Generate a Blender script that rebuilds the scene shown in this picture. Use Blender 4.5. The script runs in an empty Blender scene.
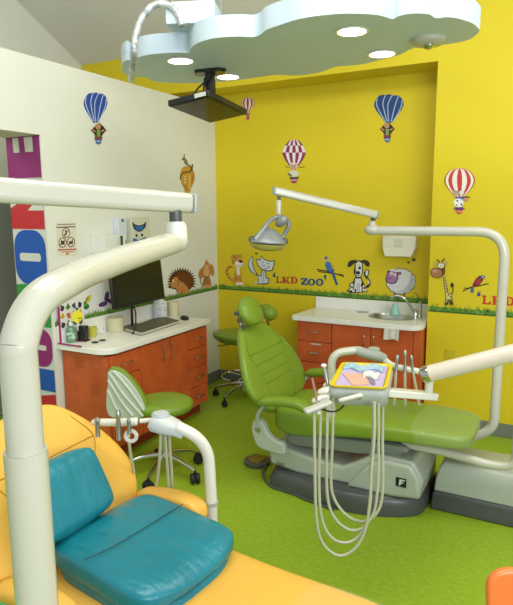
import bpy, bmesh, math, random
from mathutils import Vector, Matrix
random.seed(7)
SC = bpy.context.scene
COL = SC.collection
PI = math.pi
def R(a): return math.radians(a)

# ------------------------------------------------------------------ camera
F, H = 577.0, 1.75
YAW, PIT, ROL = R(28.456), R(9.27), R(-.397)
FW = Vector((-math.sin(YAW)*math.cos(PIT), math.cos(YAW)*math.cos(PIT), -math.sin(PIT)))
RT0 = Vector((math.cos(YAW), math.sin(YAW), 0)); UP0 = RT0.cross(FW)
RT = RT0*math.cos(ROL)+UP0*math.sin(ROL); UP = RT.cross(FW)
CP = Vector((0, 0, H))
cam = bpy.data.cameras.new('camera'); cam_o = bpy.data.objects.new('camera', cam); COL.objects.link(cam_o)
cam.sensor_fit = 'HORIZONTAL'; cam.sensor_width = 36; cam.lens = 36*F/513
cam.clip_start = .02; cam.clip_end = 100
m = Matrix((RT, UP, -FW)).transposed().to_4x4(); m.translation = CP
cam_o.matrix_world = m
SC.camera = cam_o

# ------------------------------------------------------------------ light
SC.view_settings.view_transform = 'Standard'; SC.view_settings.look = 'None'
SC.view_settings.gamma = 1; SC.view_settings.use_curve_mapping = False
SC.view_settings.exposure = 0.0
w = bpy.data.worlds.new('world'); SC.world = w; w.use_nodes = True
w.node_tree.nodes['Background'].inputs[0].default_value = (.93, .97, 1, 1)
w.node_tree.nodes['Background'].inputs[1].default_value = .62
def area(name, loc, target, sx, sy, power, col):
    l = bpy.data.lights.new(name, 'AREA'); l.shape = 'RECTANGLE'; l.size = sx; l.size_y = sy
    l.energy = power; l.color = col
    o = bpy.data.objects.new(name, l); COL.objects.link(o); o.location = loc
    o.rotation_euler = (Vector(target)-Vector(loc)).to_track_quat('-Z', 'Y').to_euler()
    return o
area('ceiling_light_panel', (-.9, 1.6, 3.9), (-1.1, 2.3, 0), 2.4, 1.4, 66, (1, .97, .88))
area('ceiling_light_panel', (.9, 3.0, 3.5), (.2, 3.5, 0), 1.2, 1.2, 24, (1, .96, .86))
area('daylight_window', (2.4, -1.9, 2.6), (-2.9, 2.6, 2.7), 3.0, 1.8, 120, (.90, .96, 1))
area('ceiling_fill', (2.1, .2, 1.9), (-3.2, 3.0, 4.3), 2.0, 1.2, 42, (.93, .97, 1))  # added fill aimed upwards to brighten the ceiling and upper wall, not a window
area('locker_fill', (-3.95, 1.6, 2.7), (-3.9, 2.4, 1.0), .5, .5, 10, (1, .97, .9))  # unseen fill added to brighten the locker beyond the door opening

# ------------------------------------------------------------------ pixel rays to points on real planes
def ray(x, y): return FW+RT*((x-256.5)/F)-UP*((y-302.5)/F)
def Zp(x, y, z): r = ray(x, y); return CP+r*((z-CP.z)/r.z)
def Xp(x, y, v): r = ray(x, y); return CP+r*(v/r.x)
def Yp(x, y, v): r = ray(x, y); return CP+r*(v/r.y)
def Dp(x, y, d): return CP+ray(x, y)*d

# ------------------------------------------------------------------ materials
def lin(h):
    h = h.lstrip('#'); v = [int(h[i:i+2], 16)/255 for i in (0, 2, 4)]
    return tuple(c/12.92 if c <= .04045 else ((c+.055)/1.055)**2.4 for c in v)+(1,)
MATS = {}
def mat(name, c, rough=.5, metal=0, c2=None, ns=8, bump=0, bs=60, coat=0, bd=.01, alpha=1, trans=0, emit=0, ior=1.45, detail=4, stretch=None):
    if name in MATS: return MATS[name]
    m = bpy.data.materials.new(name); m.use_nodes = True; MATS[name] = m
    nt = m.node_tree; b = nt.nodes['Principled BSDF']
    b.inputs['Base Color'].default_value = lin(c); b.inputs['Roughness'].default_value = rough
    b.inputs['Metallic'].default_value = metal; b.inputs['IOR'].default_value = ior
    if coat: b.inputs['Coat Weight'].default_value = coat; b.inputs['Coat Roughness'].default_value = .08
    if trans: b.inputs['Transmission Weight'].default_value = trans
    if alpha < 1: b.inputs['Alpha'].default_value = alpha
    if emit: b.inputs['Emission Color'].default_value = lin(c); b.inputs['Emission Strength'].default_value = emit
    tc = nt.nodes.new('ShaderNodeTexCoord'); mp = nt.nodes.new('ShaderNodeMapping')
    nt.links.new(tc.outputs['Object'], mp.inputs[0])
    if stretch: mp.inputs['Scale'].default_value = stretch
    n = nt.nodes.new('ShaderNodeTexNoise'); n.inputs['Scale'].default_value = ns; n.inputs['Detail'].default_value = detail
    nt.links.new(mp.outputs[0], n.inputs[0])
    if c2:
        r = nt.nodes.new('ShaderNodeValToRGB'); r.color_ramp.elements[0].position = .35; r.color_ramp.elements[1].position = .65
        r.color_ramp.elements[0].color = lin(c); r.color_ramp.elements[1].color = lin(c2)
        nt.links.new(n.outputs[0], r.inputs[0]); nt.links.new(r.outputs[0], b.inputs['Base Color'])
    if bump:
        n2 = nt.nodes.new('ShaderNodeTexNoise'); n2.inputs['Scale'].default_value = bs; n2.inputs['Detail'].default_value = 3
        nt.links.new(mp.outputs[0], n2.inputs[0])
        bp = nt.nodes.new('ShaderNodeBump'); bp.inputs['Strength'].default_value = bump; bp.inputs['Distance'].default_value = bd
        nt.links.new(n2.outputs[0], bp.inputs['Height']); nt.links.new(bp.outputs[0], b.inputs['Normal'])
    return m
M_white = mat('white_wall_paint', '#e2e3da', .7, c2='#dfe0d7', ns=3, bump=.05, bs=90)
M_yellow = mat('yellow_wall_paint', '#dac41a', .6, c2='#d6c018', ns=2, bump=.06, bs=90)
M_ceil = mat('ceiling_paint', '#dcdad4', .8, c2='#d9d7d1', ns=2)
M_floor = mat('green_vinyl', '#82a01e', .5, c2='#90ac28', ns=34, detail=9, stretch=(1, 1.3, 1))
M_base = mat('grey_rubber', '#757a70', .5, c2='#6e7369', ns=5)
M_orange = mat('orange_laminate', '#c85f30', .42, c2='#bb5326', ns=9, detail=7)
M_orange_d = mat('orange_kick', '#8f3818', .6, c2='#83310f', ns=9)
M_counter = mat('white_countertop', '#ebebe4', .28, c2='#e8e8e0', ns=30)
M_enam = mat('cream_enamel', '#c2c1b1', .22, c2='#bfbdad', ns=3, coat=.5)
M_enamw = mat('white_enamel', '#dedcd0', .25, c2='#dad8cb', ns=3, coat=.4)
M_greyp = mat('light_grey_plastic', '#a9b0a3', .35, c2='#a4ab9e', ns=4, coat=.2)
M_dgrey = mat('dark_grey_plastic', '#4b4e4d', .45, c2='#454847', ns=5, coat=.2)
M_steel = mat('brushed_steel', '#b8bab5', .28, 1, c2='#a9aba6', ns=20)
M_chrome = mat('chrome', '#d0d2d0', .1, 1, c2='#c8cac8', ns=5)
M_green = mat('green_vinyl_leather', '#78942c', .36, c2='#728e28', ns=4, bump=.06, bs=140, coat=.12)
M_greens = mat('green_seam', '#4f6612', .6, c2='#4a600f', ns=5)
M_yel = mat('yellow_vinyl_leather', '#e8b650', .42, c2='#e4b14b', ns=4, bump=.05, bs=140, coat=.1)
M_yels = mat('yellow_seam', '#a8761c', .6, c2='#a2711a', ns=5)
M_teal = mat('teal_vinyl', '#147c8c', .33, c2='#127585', ns=3, bump=.8, bs=4.5, bd=.03, coat=.2, stretch=(1, 2.4, 1))
M_teals = mat('teal_seam', '#0b4a54', .5, c2='#0a4650', ns=3)
M_black = mat('black_plastic', '#15171a', .35, c2='#121416', ns=5, coat=.2)
M_screen = mat('dark_screen', '#1c1f14', .16, c2='#1a1d12', ns=2)
M_rub = mat('black_rubber', '#1a1b1b', .6, c2='#161717', ns=5)
M_cloud = mat('pale_blue_cloud', '#c6d6e4', .55, c2='#c2d3e2', ns=3)
M_clear = mat('clear_plastic', '#ffffff', .06, trans=1, ior=1.2, alpha=.35)
M_wrap = mat('clear_wrap_film', '#e9f0d0', .08, alpha=.09, bump=1.0, bs=9, ior=1.5)
M_lamp = mat('lamp_diffuser', '#fff4d8', .5, emit=9)
M_hose = mat('beige_hose', '#b9bba0', .4, c2='#b2b499', ns=6)
M_paper = mat('white_paper', '#e6e6e0', .8, c2='#e0e0da', ns=12)
def fm(h, rough=.55):
    return mat('paint_'+h.lstrip('#'), h, rough, c2=h, ns=4)

# ------------------------------------------------------------------ geometry
class G:
    def __init__(s): s.v = []; s.f = []; s.m = []
    def add(s, v, f, mi=0, mtx=None):
        o = len(s.v)
        s.v += [(mtx @ Vector(p)) if mtx else Vector(p) for p in v]
        s.f += [tuple(i+o for i in q) for q in f]; s.m += [mi]*len(f); return s
    def box(s, c, d, mi=0, rz=0, mtx=None):
        c = Vector(c); x, y, z = [k/2 for k in d]
        v = [Vector(((a*x), (b*y), (e*z))) for a in (-1, 1) for b in (-1, 1) for e in (-1, 1)]
        rm = Matrix.Rotation(rz, 3, 'Z') if mtx is None else mtx
        v = [c+rm @ p for p in v]
        return s.add(v, [(0, 1, 3, 2), (4, 6, 7, 5), (0, 4, 5, 1), (2, 3, 7, 6), (0, 2, 6, 4), (1, 5, 7, 3)], mi)
    def bar(s, a, b, wd, ht, mi=0, up=(0, 0, 1)):
        a, b = Vector(a), Vector(b); d = (b-a); L = d.length; d.normalize()
        sd = d.cross(Vector(up)).normalized(); u = sd.cross(d)
        mt = Matrix((d, sd, u)).transposed()
        return s.box((a+b)/2, (L, wd, ht), mi, mtx=mt)
    def loft(s, rings, mi=0, closed=False, cap=True):
        n = len(rings[0]); v = [p for r in rings for p in r]; f = []
        for i in range(len(rings)-1+(1 if closed else 0)):
            a, b = i*n, ((i+1) % len(rings))*n
            for j in range(n): k = (j+1) % n; f.append((a+j, a+k, b+k, b+j))
        if not closed and cap: f.append(tuple(range(n-1, -1, -1))); f.append(tuple((len(rings)-1)*n+j for j in range(n)))
        return s.add(v, f, mi)
    def tube(s, pts, r, n=12, mi=0, sm=0):
        P = [Vector(p) for p in pts]
        if sm: P = smooth(P, sm)
        rr = r if isinstance(r, (list, tuple)) else None
        rings = []; nrm = None
        for i, p in enumerate(P):
            t = ((P[min(i+1, len(P)-1)]-P[max(i-1, 0)])).normalized()
            if nrm is None:
                a = Vector((0, 0, 1)) if abs(t.z) < .9 else Vector((1, 0, 0)); nrm = t.cross(a).normalized()
            nrm = (nrm-t*nrm.dot(t)).normalized(); bn = t.cross(nrm)
            if rr:
                q = i/(len(P)-1)*(len(rr)-1); k = min(int(q), len(rr)-2); ra = rr[k]*(1-(q-k))+rr[k+1]*(q-k)
            else: ra = r
            rings.append([p+(nrm*math.cos(2*PI*j/n)+bn*math.sin(2*PI*j/n))*ra for j in range(n)])
        return s.loft(rings, mi)
    def lathe(s, prof, loc=(0, 0, 0), n=24, mi=0, axis=(0, 0, 1)):
        ax = Vector(axis).normalized(); a = Vector((1, 0, 0)) if abs(ax.x) < .9 else Vector((0, 1, 0))
        u = (a-ax*a.dot(ax)).normalized(); w_ = ax.cross(u); L = Vector(loc)
        return s.loft([[L+ax*z+(u*math.cos(2*PI*j/n)+w_*math.sin(2*PI*j/n))*max(r, 1e-4) for j in range(n)] for r, z in prof], mi, closed=prof[0][0] > 1e-3 and prof[-1][0] > 1e-3)
    def prism(s, poly, off, mi=0):
        n = len(poly); P = [Vector(p) for p in poly]; o = Vector(off)
        v = P+[p+o for p in P]
        f = [tuple(range(n)), tuple(range(2*n-1, n-1, -1))]+[(i, (i+1) % n, (i+1) % n+n, i+n) for i in range(n)]
        return s.add(v, f, mi)
    def ell(s, c, rad, n=20, k=12, mi=0, mtx=None, e=1.0):
        mt = mtx or Matrix.Identity(3); c = Vector(c); rings = []
        for i in range(k+1):
            t = PI*(i+.0)/k; t = min(max(t, .02), PI-.02)
            cz = math.cos(t); sz = math.sin(t)
            cz = math.copysign(abs(cz)**e, cz); sz = sz**e
            rings.append([c+mt @ Vector((rad[0]*sz*sg(math.cos(2*PI*j/n), e), rad[1]*sz*sg(math.sin(2*PI*j/n), e), rad[2]*cz)) for j in range(n)])
        return s.loft(rings, mi)
    def build(s, name, mats, parent=None, bevel=0, seg=2, sub=0, smooth=True, ang=40):
        me = bpy.data.meshes.new(name)
        org = Vector((0, 0, 0))
        if parent is not None: org = parent.get('_o') and Vector(parent['_o']) or Vector((0, 0, 0))
        me.from_pydata([tuple(p) for p in s.v], [], s.f)
        if not isinstance(mats, (list, tuple)): mats = [mats]
        for q in mats: me.materials.append(q)
        for p, k in zip(me.polygons, s.m): p.material_index = k
        bm = bmesh.new(); bm.from_mesh(me); bmesh.ops.recalc_face_normals(bm, faces=bm.faces); bm.to_mesh(me); bm.free()
        if smooth:
            me.shade_smooth(); me.set_sharp_from_angle(angle=R(ang))
        o = bpy.data.objects.new(name, me); COL.objects.link(o)
        if bevel:
            b = o.modifiers.new('bevel', 'BEVEL'); b.width = bevel; b.segments = seg; b.limit_method = 'ANGLE'; b.angle_limit = R(35)
        if sub:
            b = o.modifiers.new('sub', 'SUBSURF'); b.levels = sub; b.render_levels = sub
        if parent is not None:
            o.parent = parent; o.matrix_parent_inverse = wmat(parent).inverted()
        return o
def wmat(o):
    m = Matrix.LocRotScale(o.location, o.rotation_euler, o.scale)
    return (wmat(o.parent) @ o.matrix_parent_inverse @ m) if o.parent else m
def sg(v, e): return math.copysign(abs(v)**e, v)
def smooth(P, k):
    out = []; n = len(P)
    for i in range(n-1):
        p0 = P[max(i-1, 0)]; p1 = P[i]; p2 = P[i+1]; p3 = P[min(i+2, n-1)]
        for j in range(k):
            t = j/k
            out.append(.5*((2*p1)+(p2-p0)*t+(2*p0-5*p1+4*p2-p3)*t*t+(3*p1-p0-3*p2+p3)*t*t*t))
    out.append(P[-1]); return out
def fillet(P, rad, k=8):
    P = [Vector(p) for p in P]; out = [P[0]]
    for i in range(1, len(P)-1):
        r = rad[i-1] if isinstance(rad, (list, tuple)) else rad
        a = (P[i-1]-P[i]); b = (P[i+1]-P[i]); r_ = min(r, a.length*.49, b.length*.49)
        a = P[i]+a.normalized()*r_; b = P[i]+b.normalized()*r_
        for j in range(k+1):
            t = j/k; out.append(a*(1-t)**2+P[i]*2*t*(1-t)+b*t*t)
    out.append(P[-1]); return out
def ring(c, u, v, a, b, e=.6, n=28):
    c, u, v = Vector(c), Vector(u), Vector(v)
    return [c+u*(a*sg(math.cos(2*PI*j/n), e))+v*(b*sg(math.sin(2*PI*j/n), e)) for j in range(n)]
def tag(o, label=None, cat=None, group=None, kind=None):
    if label: o['label'] = label
    if cat: o['category'] = cat
    if group: o['group'] = group
    if kind: o['kind'] = kind
    return o
def thing(name, label, cat, loc=(0, 0, 0), group=None):
    o = bpy.data.objects.new(name, None); COL.objects.link(o); o.location = loc; o.empty_display_size = .05
    return tag(o, label, cat, group)
def struct(g, name, m, **k):
    o = g.build(name, m, **k); o['kind'] = 'structure'; return o
def copy_tree(o, parent=None):
    c = o.copy(); COL.objects.link(c)
    if parent: c.parent = parent
    for ch in list(o.children): copy_tree(ch, c)
    return c

# ================================================================== ROOM
XW, YN, YB = -3.106, 4.911, 4.605
XN0, XN1, ZN = -3.9, -.953, 2.817     # niche opening
struct(G().box((-1.6, 1.2, -.05), (6.6, 8.0, .1)), 'floor', M_floor, smooth=False)
# white partition, .33 thick, with the door opening starting at y = 2.77 and going towards the camera
g = G(); g.box((XW-.165, (2.77+YN)/2, 2.72/2), (.33, YN-2.77, 2.72)); g.box((XW-.165, (2.77-1.2)/2, (2.236+2.72)/2), (.33, 2.77+1.2, 2.72-2.236))
struct(g, 'wall_left', M_white, smooth=False)
# yellow back wall with niche
g = G()
g.box(((XN1+2.2)/2, YB+.2, 2.4), (2.2-XN1, .4, 4.8))
g.box(((XN0+XN1)/2, YB+.2, (ZN+4.8)/2), (XN1-XN0, .4, 4.8-ZN))
g.box((-4.4, YB+.2, 2.4), (1.0, .4, 4.8))
g.box(((XN0+XN1)/2, YN+.1, ZN/2), (XN1-XN0, .2, ZN))
struct(g, 'wall_back', M_yellow, smooth=False)
struct(G().box((-4.56, 1.9, 2.4), (.1, 6.2, 4.8)), 'wall_far_left', M_white, smooth=False)
# vaulted ceiling, rising towards the room
g = G(); g.prism([(-4.6, YB+.02, 3.19), (2.2, YB+.02, 3.19), (2.2, 2.4, 4.38), (-4.6, 2.4, 4.38)], (0, .02, .08)); g.prism([(-4.6, 2.4, 4.38), (2.2, 2.4, 4.38), (2.2, -2.2, 4.38), (-4.6, -2.2, 4.38)], (0, 0, .1))
struct(g, 'ceiling', M_ceil, smooth=False)
struct(G().box((XW+.006, (4.02+YN)/2, .055), (.012, YN-4.02, .11)), 'baseboard_left', M_base, bevel=.003)
g = G(); g.box(((XW-1.0)/2, YN-.006, .055), (-1.0-XW-.03, .012, .11)); struct(g, 'baseboard_niche', M_base, bevel=.003)
g = G(); g.box((.6, YB-.006, .055), (3.2, .012, .11)); struct(g, 'baseboard_back', M_base, bevel=.003)

# letter column covering the end face of the partition
YE = 2.77
lc = thing('letter_banner', 'tall white banner strip with rotated coloured letters on the end face of the white partition', 'banner', (XW-.165, YE, 1.2))
G().box((XW-.165, YE-.004, 1.115), (.322, .006, 2.22)).build('backing', fm('#c9cbc2'), lc)
XL, XR = XW-.326, XW-.004
def bl(x, z, k=1): return Vector((XL+(XR-XL)*x, YE-.008-.001*k, z))
def zz(y): return Yp(30, y, YE).z
def rounded(x0, x1, z0, z1, r, k=1, n=6):
    P = []
    for cx, cz, a0 in ((1, 1, 0), (0, 1, 90), (0, 0, 180), (1, 0, 270)):
        for j in range(n+1):
            a = R(a0+90*j/n); px = (x1-r if cx else x0+r)+r*math.cos(a); pz = (z1-r*.32 if cz else z0+r*.32)+r*.32*math.sin(a)
            P.append(bl(px, pz, k))
    return P
def letter(col, polys, white=()):
    g = G()
    for p in polys: g.prism(p, (0, .001, 0), 0)
    for p in white: g.prism(p, (0, .001, 0), 1)
    return g.build('letter', [fm(col), fm('#c9cbc2')], lc, smooth=False)
letter('#8a1f6a', [[bl(0, zz(136)), bl(1, zz(136)), bl(1, zz(178)), bl(0, zz(178))]], [[bl(.2, zz(137), 2), bl(.38, zz(137), 2), bl(.40, zz(152), 2), bl(.22, zz(152), 2)], [bl(.55, zz(137), 2), bl(.8, zz(137), 2), bl(.8, zz(152), 2), bl(.57, zz(152), 2)]])
letter('#b8262c', [[bl(0, zz(180)), bl(.75, zz(180)), bl(.55, zz(184)), bl(1, zz(184)), bl(1, zz(180)), bl(1, zz(229)), bl(0, zz(229))]], [[bl(0, zz(202), 2), bl(0, zz(208), 2), bl(.32, zz(201.5), 2), bl(.26, zz(200), 2)], [bl(.52, zz(210.5), 2), bl(1, zz(210.5), 2), bl(1, zz(200), 2), bl(.82, zz(200), 2)]])
letter('#1450a8', [rounded(.02, .98, zz(284), zz(230), .36)], [rounded(.18, .82, zz(261), zz(253), .06, 2)])
letter('#2f8a3a', [[bl(0, zz(285)), bl(.3, zz(284)), bl(1, zz(284)), bl(1, zz(325)), bl(0, zz(325))]], [[bl(.3, zz(296), 2), bl(.7, zz(296), 2), bl(.7, zz(312), 2), bl(.3, zz(312), 2)]])
letter('#8a1f6a', [rounded(.02, .98, zz(364), zz(327), .3)], [rounded(.2, .8, zz(348), zz(343), .04, 2)])
letter('#1450a8', [[bl(0, zz(366)), bl(1, zz(366)), bl(1, zz(387)), bl(0, zz(387))]])
letter('#b8262c', [[bl(.1, zz(396)), bl(1, zz(389)), bl(1, zz(430)), bl(0, zz(430)), bl(0, zz(398))]])
letter('#c79a1c', [[bl(0, zz(434)), bl(1, zz(434)), bl(1, zz(470)), bl(0, zz(470))]], [[bl(.3, zz(445), 2), bl(.7, zz(445), 2), bl(.7, zz(455), 2), bl(.3, zz(455), 2)]])
# grey wardrobe panel seen through the door opening
g = G().box((-4.35, 3.2, 1.0), (.3, 1.6, 2.0)); o = g.build('storage_locker', fm('#8b8d88')); tag(o, 'grey metal locker standing beyond the door opening', 'locker')
for dummy in (0,): o.modifiers.new('b', 'BEVEL').width = .01

# ================================================================== CLOUD CEILING PANEL
ZC = 2.6
px = [(121.7, 69), (123, 63), (128, 60), (133, 62), (139, 57), (154, 54), (177, 52.5), (189.5, 52.6), (190, 49), (197.7, 43), (215, 38), (238.7, 36.5), (252, 37), (260, 35), (266, 30), (281, 24.6), (301, 18.5), (330, 14.5), (352.6, 13.5), (378, 15), (392, 19), (399, 16), (412, 13.5), (428, 14), (436, 18), (448, 17), (460, 19), (472, 23), (478, 28), (479, 32), (468, 40), (445, 44.6), (419, 47), (409, 50), (399, 55), (378, 60.5), (360, 64.6), (345, 66), (334.6, 67), (321.8, 71.8), (301, 75.4), (275.6, 75), (260, 77), (247, 79), (227, 81.3), (206.5, 82.7), (186, 83.3), (168.5, 82.7), (154, 81.3), (146.5, 77.5), (133, 76.4), (124.6, 74)]
cl = thing('cloud_ceiling_panel', 'pale blue cloud-shaped panel hanging below the vaulted ceiling', 'ceiling panel', tuple(Zp(300, 50, ZC)))
P = [Zp(x, y, ZC) for x, y in px]
P = smooth(P+[P[0]], 4)[:-1]
G().prism(P, (0, 0, .105)).build('panel', M_cloud, cl, ang=50)
c = Zp(170, 48, ZC+.1); b0 = Vector((-1.98, 2.86, ZC+.105))
G().box((-1.86, 2.75, ZC+.16), (.26, .2, .11), rz=R(22)).build('junction_box', M_cloud, cl, bevel=.004)
for x, y in ((-2.0, 2.75), (-1.75, 2.85), (-.6, 2.9), (-1.2, 3.2)):
    G().tube([(x, y, ZC+.1), (x, y, min(4.3, 3.17+(YB-y)*.54))], .0025, 6).build('hanging_wire', M_steel, cl)
# looped flexible conduit
a = [Dp(x, y, 3.0) for x, y in ((131, 70), (134, 55), (135, 40), (140, 22), (150, 8), (160, 4), (170, 6), (178, 14), (182, 26))]
a[0] = Dp(131, 80, 3.25)
g = G(); g.tube(a, .018, 12, sm=8); o = g.build('flexible_conduit', mat('ribbed_conduit', '#d5d8d8', .35, .3, c2='#8d9296', ns=25)); tag(o, 'silver flexible conduit looping over the left end of the cloud panel', 'conduit')
tag(G().tube([Dp(298, -6, 3.3), Dp(301, 2, 3.3), Dp(307, 2.5, 3.25)], .012, 10).build('ceiling_bracket', M_black), 'small black bracket above the middle of the cloud panel', 'bracket')
# recessed lights
spots = [(180.5, 60.5, 'round recessed light at the left end of the cloud panel'), (228, 76.5, 'round recessed light beside the television bracket'), (352, 31, 'largest recessed light, right of the cloud panel centre'), (382, 53.5, 'recessed light nearest the yellow wall, close to the round sensor')]
for x, y, lab in spots:
    c = Zp(x, y, ZC); t = thing('recessed_light', lab, 'light', tuple(c), 'recessed lights in the cloud panel')
    G().lathe([(.085, -.004), (.085, .0), (.07, .002), (.07, -.004)], (c.x, c.y, ZC-.002), 32).build('trim_ring', M_enamw, t)
    G().lathe([(.0, .0), (.073, .0), (.073, -.003), (0, -.004)], (c.x, c.y, ZC-.002), 32).build('diffuser', M_lamp, t)
c = Zp(429, 38.5, ZC)
t = thing('round_sensor', 'white round sensor with a clear bulb under the right end of the cloud', 'sensor', tuple(c))
G().lathe([(0, 0), (.085, 0), (.085, -.02), (.07, -.03), (0, -.032)], (c.x, c.y, ZC), 28).build('housing', fm('#b9b8a8', .4), t)
G().lathe([(0, 0), (.03, 0), (.03, -.01), (.018, -.022), (0, -.026)], (c.x, c.y, ZC-.028), 20).build('bulb', M_chrome, t)

# ================================================================== HANGING TELEVISION
c0 = Zp(207, 70, ZC)
t = thing('television', 'black flat television hanging under the cloud, tilted with its screen down', 'television', (c0.x, c0.y, ZC))
cc = Dp(209.5, 110.8, 3.3); wx, wy = .265, .44
un = Vector((-.125, .075, 1)).normalized()
uy = Vector((-.30, .86, 0)); LB = Dp(212, 97, 3.2)-Dp(168, 108.5, 3.2)
def tpl(x, y): r = ray(x, y); return CP+r*((cc-CP).dot(un)/r.dot(un))
uy = ((tpl(247, 115.5)-tpl(212, 97))+(tpl(211.5, 124)-tpl(168, 108.5))).normalized(); ux = un.cross(uy)*-1
if ux.dot(tpl(212, 97)-tpl(168, 108.5)) < 0: ux = -ux
mt = Matrix((ux, uy, un)).transposed()
G().box(cc+un*.018, (wx, wy, .034), mtx=mt).build('television_body', M_black, t, bevel=.006)
G().box(cc+un*.0005, (wx-.03, wy-.03, .003), mtx=mt).build('screen', M_screen, t)
G().box(cc+un*.045, (wx*.6, wy*.6, .03), mtx=mt).build('back_housing', M_black, t, bevel=.008)
pb = Zp(210, 70.5, ZC); cb = Vector((pb.x, pb.y, cc.z+.06))
G().prism([pb+Vector((x, y, 0)) for x, y in ((-.07, -.07), (.09, -.05), (.115, 0), (.07, .07), (-.09, .05), (-.115, 0))], (0, 0, -.02)).build('ceiling_plate', M_black, t, bevel=.004)
G().box((pb+cb)/2, (.05, .05, ZC-cb.z)).build('mount_pole', M_black, t, bevel=.004)
for k in (-1, 1):
    G().tube([pb+Vector((.02*k, -.03, -.05)), pb+Vector((-.05-.03*k, -.05, -.13)), pb+Vector((-.07-.02*k, -.04, -.24)), cb+Vector((-.03, 0, -.01))], .006, 8, sm=8).build('cable', M_rub, t)
G().box(cc+un*.018+ux*(wx*.30)-uy*(wy*.5+.001), (.07, .004, .022), mtx=mt).build('label_plate', fm('#b8bcb6'), t)

# ================================================================== LEFT CABINETS AND COUNTER
ZT = .825
XF = -2.66
yE = [Xp(x, 340, XF).y for x in (207.2, 188, 164.6, 140.2)]
yE.append(2.83)
zs = [Xp(206.7, y, XF).z for y in (325.5, 344, 363, 382, 401)]
ZB = zs[-1]
def handle(g, a, b, out, r=.0045):
    a, b, out = Vector(a), Vector(b), Vector(out)
    g.tube(fillet([a, a+out, b+out, b], .02, 5), r, 8)
    return g
def carcass(name, label, y0, y1, grp):
    t = thing(name, label, 'cabinet', (XF-.2, (y0+y1)/2, 0), grp)
    G().box(((XW+.01+XF-.02)/2, (y0+y1)/2, (ZB+.77)/2), (XF-.02-XW-.01, y1-y0-.002, .77-ZB)).build('body', M_orange, t)
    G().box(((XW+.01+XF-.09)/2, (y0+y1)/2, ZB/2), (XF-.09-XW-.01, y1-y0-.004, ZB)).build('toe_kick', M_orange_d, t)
    return t
def drawer_l(t, y0, y1, z0, z1):
    d = G().box((XF-.009, (y0+y1)/2, (z0+z1)/2), (.018, y1-y0-.008, z1-z0-.006)).build('drawer', M_orange, t, bevel=.002)
    ym, zm = (y0+y1)/2, (z0+z1)/2+.005
    handle(G(), (XF, ym-.05, zm), (XF, ym+.05, zm), (.03, 0, 0)).build('handle', M_steel, d)
def door_l(t, y0, y1, hy):
    d = G().box((XF-.009, (y0+y1)/2, (ZB+zs[0])/2), (.018, y1-y0-.006, zs[0]-ZB-.006)).build('door', M_orange, t, bevel=.002)
    handle(G(), (XF, hy, .62), (XF, hy, .74), (.03, 0, 0)).build('handle', M_steel, d)
t = carcass('drawer_cabinet', 'orange four-drawer cabinet at the corner end of the left counter', yE[1], yE[0], 'orange cabinets under the left counter')
for i in range(4): drawer_l(t, yE[1], yE[0], zs[i+1], zs[i])
t = carcass('double_door_cabinet', 'orange double-door cabinet in the middle of the left counter', yE[3], yE[1], 'orange cabinets under the left counter')
door_l(t, yE[2], yE[1], yE[2]+.05); door_l(t, yE[3], yE[2], yE[2]-.05)
t = carcass('drawer_cabinet', 'orange drawer cabinet at the near rounded end of the left counter', yE[4], yE[3], 'orange cabinets under the left counter')
for i in range(4): drawer_l(t, yE[4]+.012, yE[3], zs[i+1], zs[i])
# perforated vent dots on the near side panel
g = G()
for (cx, cz) in ((-2.93, .70), (-2.80, .53)):
    for i in range(5):
        for j in range(5):
            g.lathe([(0, 0), (.003, 0), (.003, .002), (0, .002)], (cx+.016*(i-2), yE[4]+.0005, cz+.016*(j-2)), 8, axis=(0, -1, 0))
g.build('vent_holes', fm('#5a210e'), t)
t = thing('countertop', 'white laminate countertop with a rounded near corner along the white wall', 'countertop', (-2.9, 3.3, ZT-.04))
P = [(XW+.002, 4.045), (-2.64, 4.045)]
for j in range(9):
    a = R(0-90*j/8); P.append((-2.64-.12+.12*math.cos(a), yE[4]-.035+.12+.12*math.sin(a)))
P += [(XW+.002, yE[4]-.035)]
G().prism([(x, y, ZT-.04) for x, y in P], (0, 0, .04)).build('worktop', M_counter, t, bevel=.004)
G().box((XW+.011, 3.33, ZT+.064), (.018, 1.06, .128)).build('backsplash', M_counter, t, bevel=.003)

# things on the left counter
def onz(x, y, z=ZT, gap=.085):
    p = Zp(x, y, z)
    if p.x < XW+gap: q = Xp(x, y, XW+gap); p = Vector((XW+gap, q.y, z))   # keep clear of the splash
    return p
# monitor
XM = -2.93
BL, BR, TR_ = Xp(111.5, 308.5, XM), Xp(162.3, 299.5, XM), Xp(155, 260.5, XM)
t = thing('computer_monitor', 'black computer monitor on the left counter, half hidden by the cream arm', 'monitor', (XM-.05, (BL.y+BR.y)/2, ZT))
zb, zt = (BL.z+BR.z)/2, TR_.z
yc, wd = (BL.y+BR.y)/2, abs(BR.y-BL.y)
lean = Matrix.Rotation(R(-6), 3, 'Y') @ Matrix.Rotation(R(0), 3, 'Z')
mc = Vector((XM, yc, (zb+zt)/2))
G().box(mc, (.03, wd, zt-zb), mtx=lean).build('bezel', M_black, t, bevel=.006)
G().box(mc+lean @ Vector((.0155, 0, .003)), (.002, wd-.03, zt-zb-.035), mtx=lean).build('screen', M_screen, t)
G().tube([mc+Vector((-.03, 0, -.05)), (XM-.07, yc, zb-.02), (XM-.07, yc, ZT+.012)], .011, 10).build('stand_neck', M_black, t)
G().box((XM-.06, yc, ZT+.008), (.13, .2, .014)).build('stand_foot', M_black, t, bevel=.004)
tag(G().tube([(XM-.01, yc-.08, zb), (XM+.05, yc-.1, zb-.03), (XM+.09, yc-.15, ZT+.05), (XM+.1, yc-.2, ZT+.004)], .006, 8, sm=6).build('monitor_cable', M_rub), 'black cable hanging from the monitor to the counter', 'cable')
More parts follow.
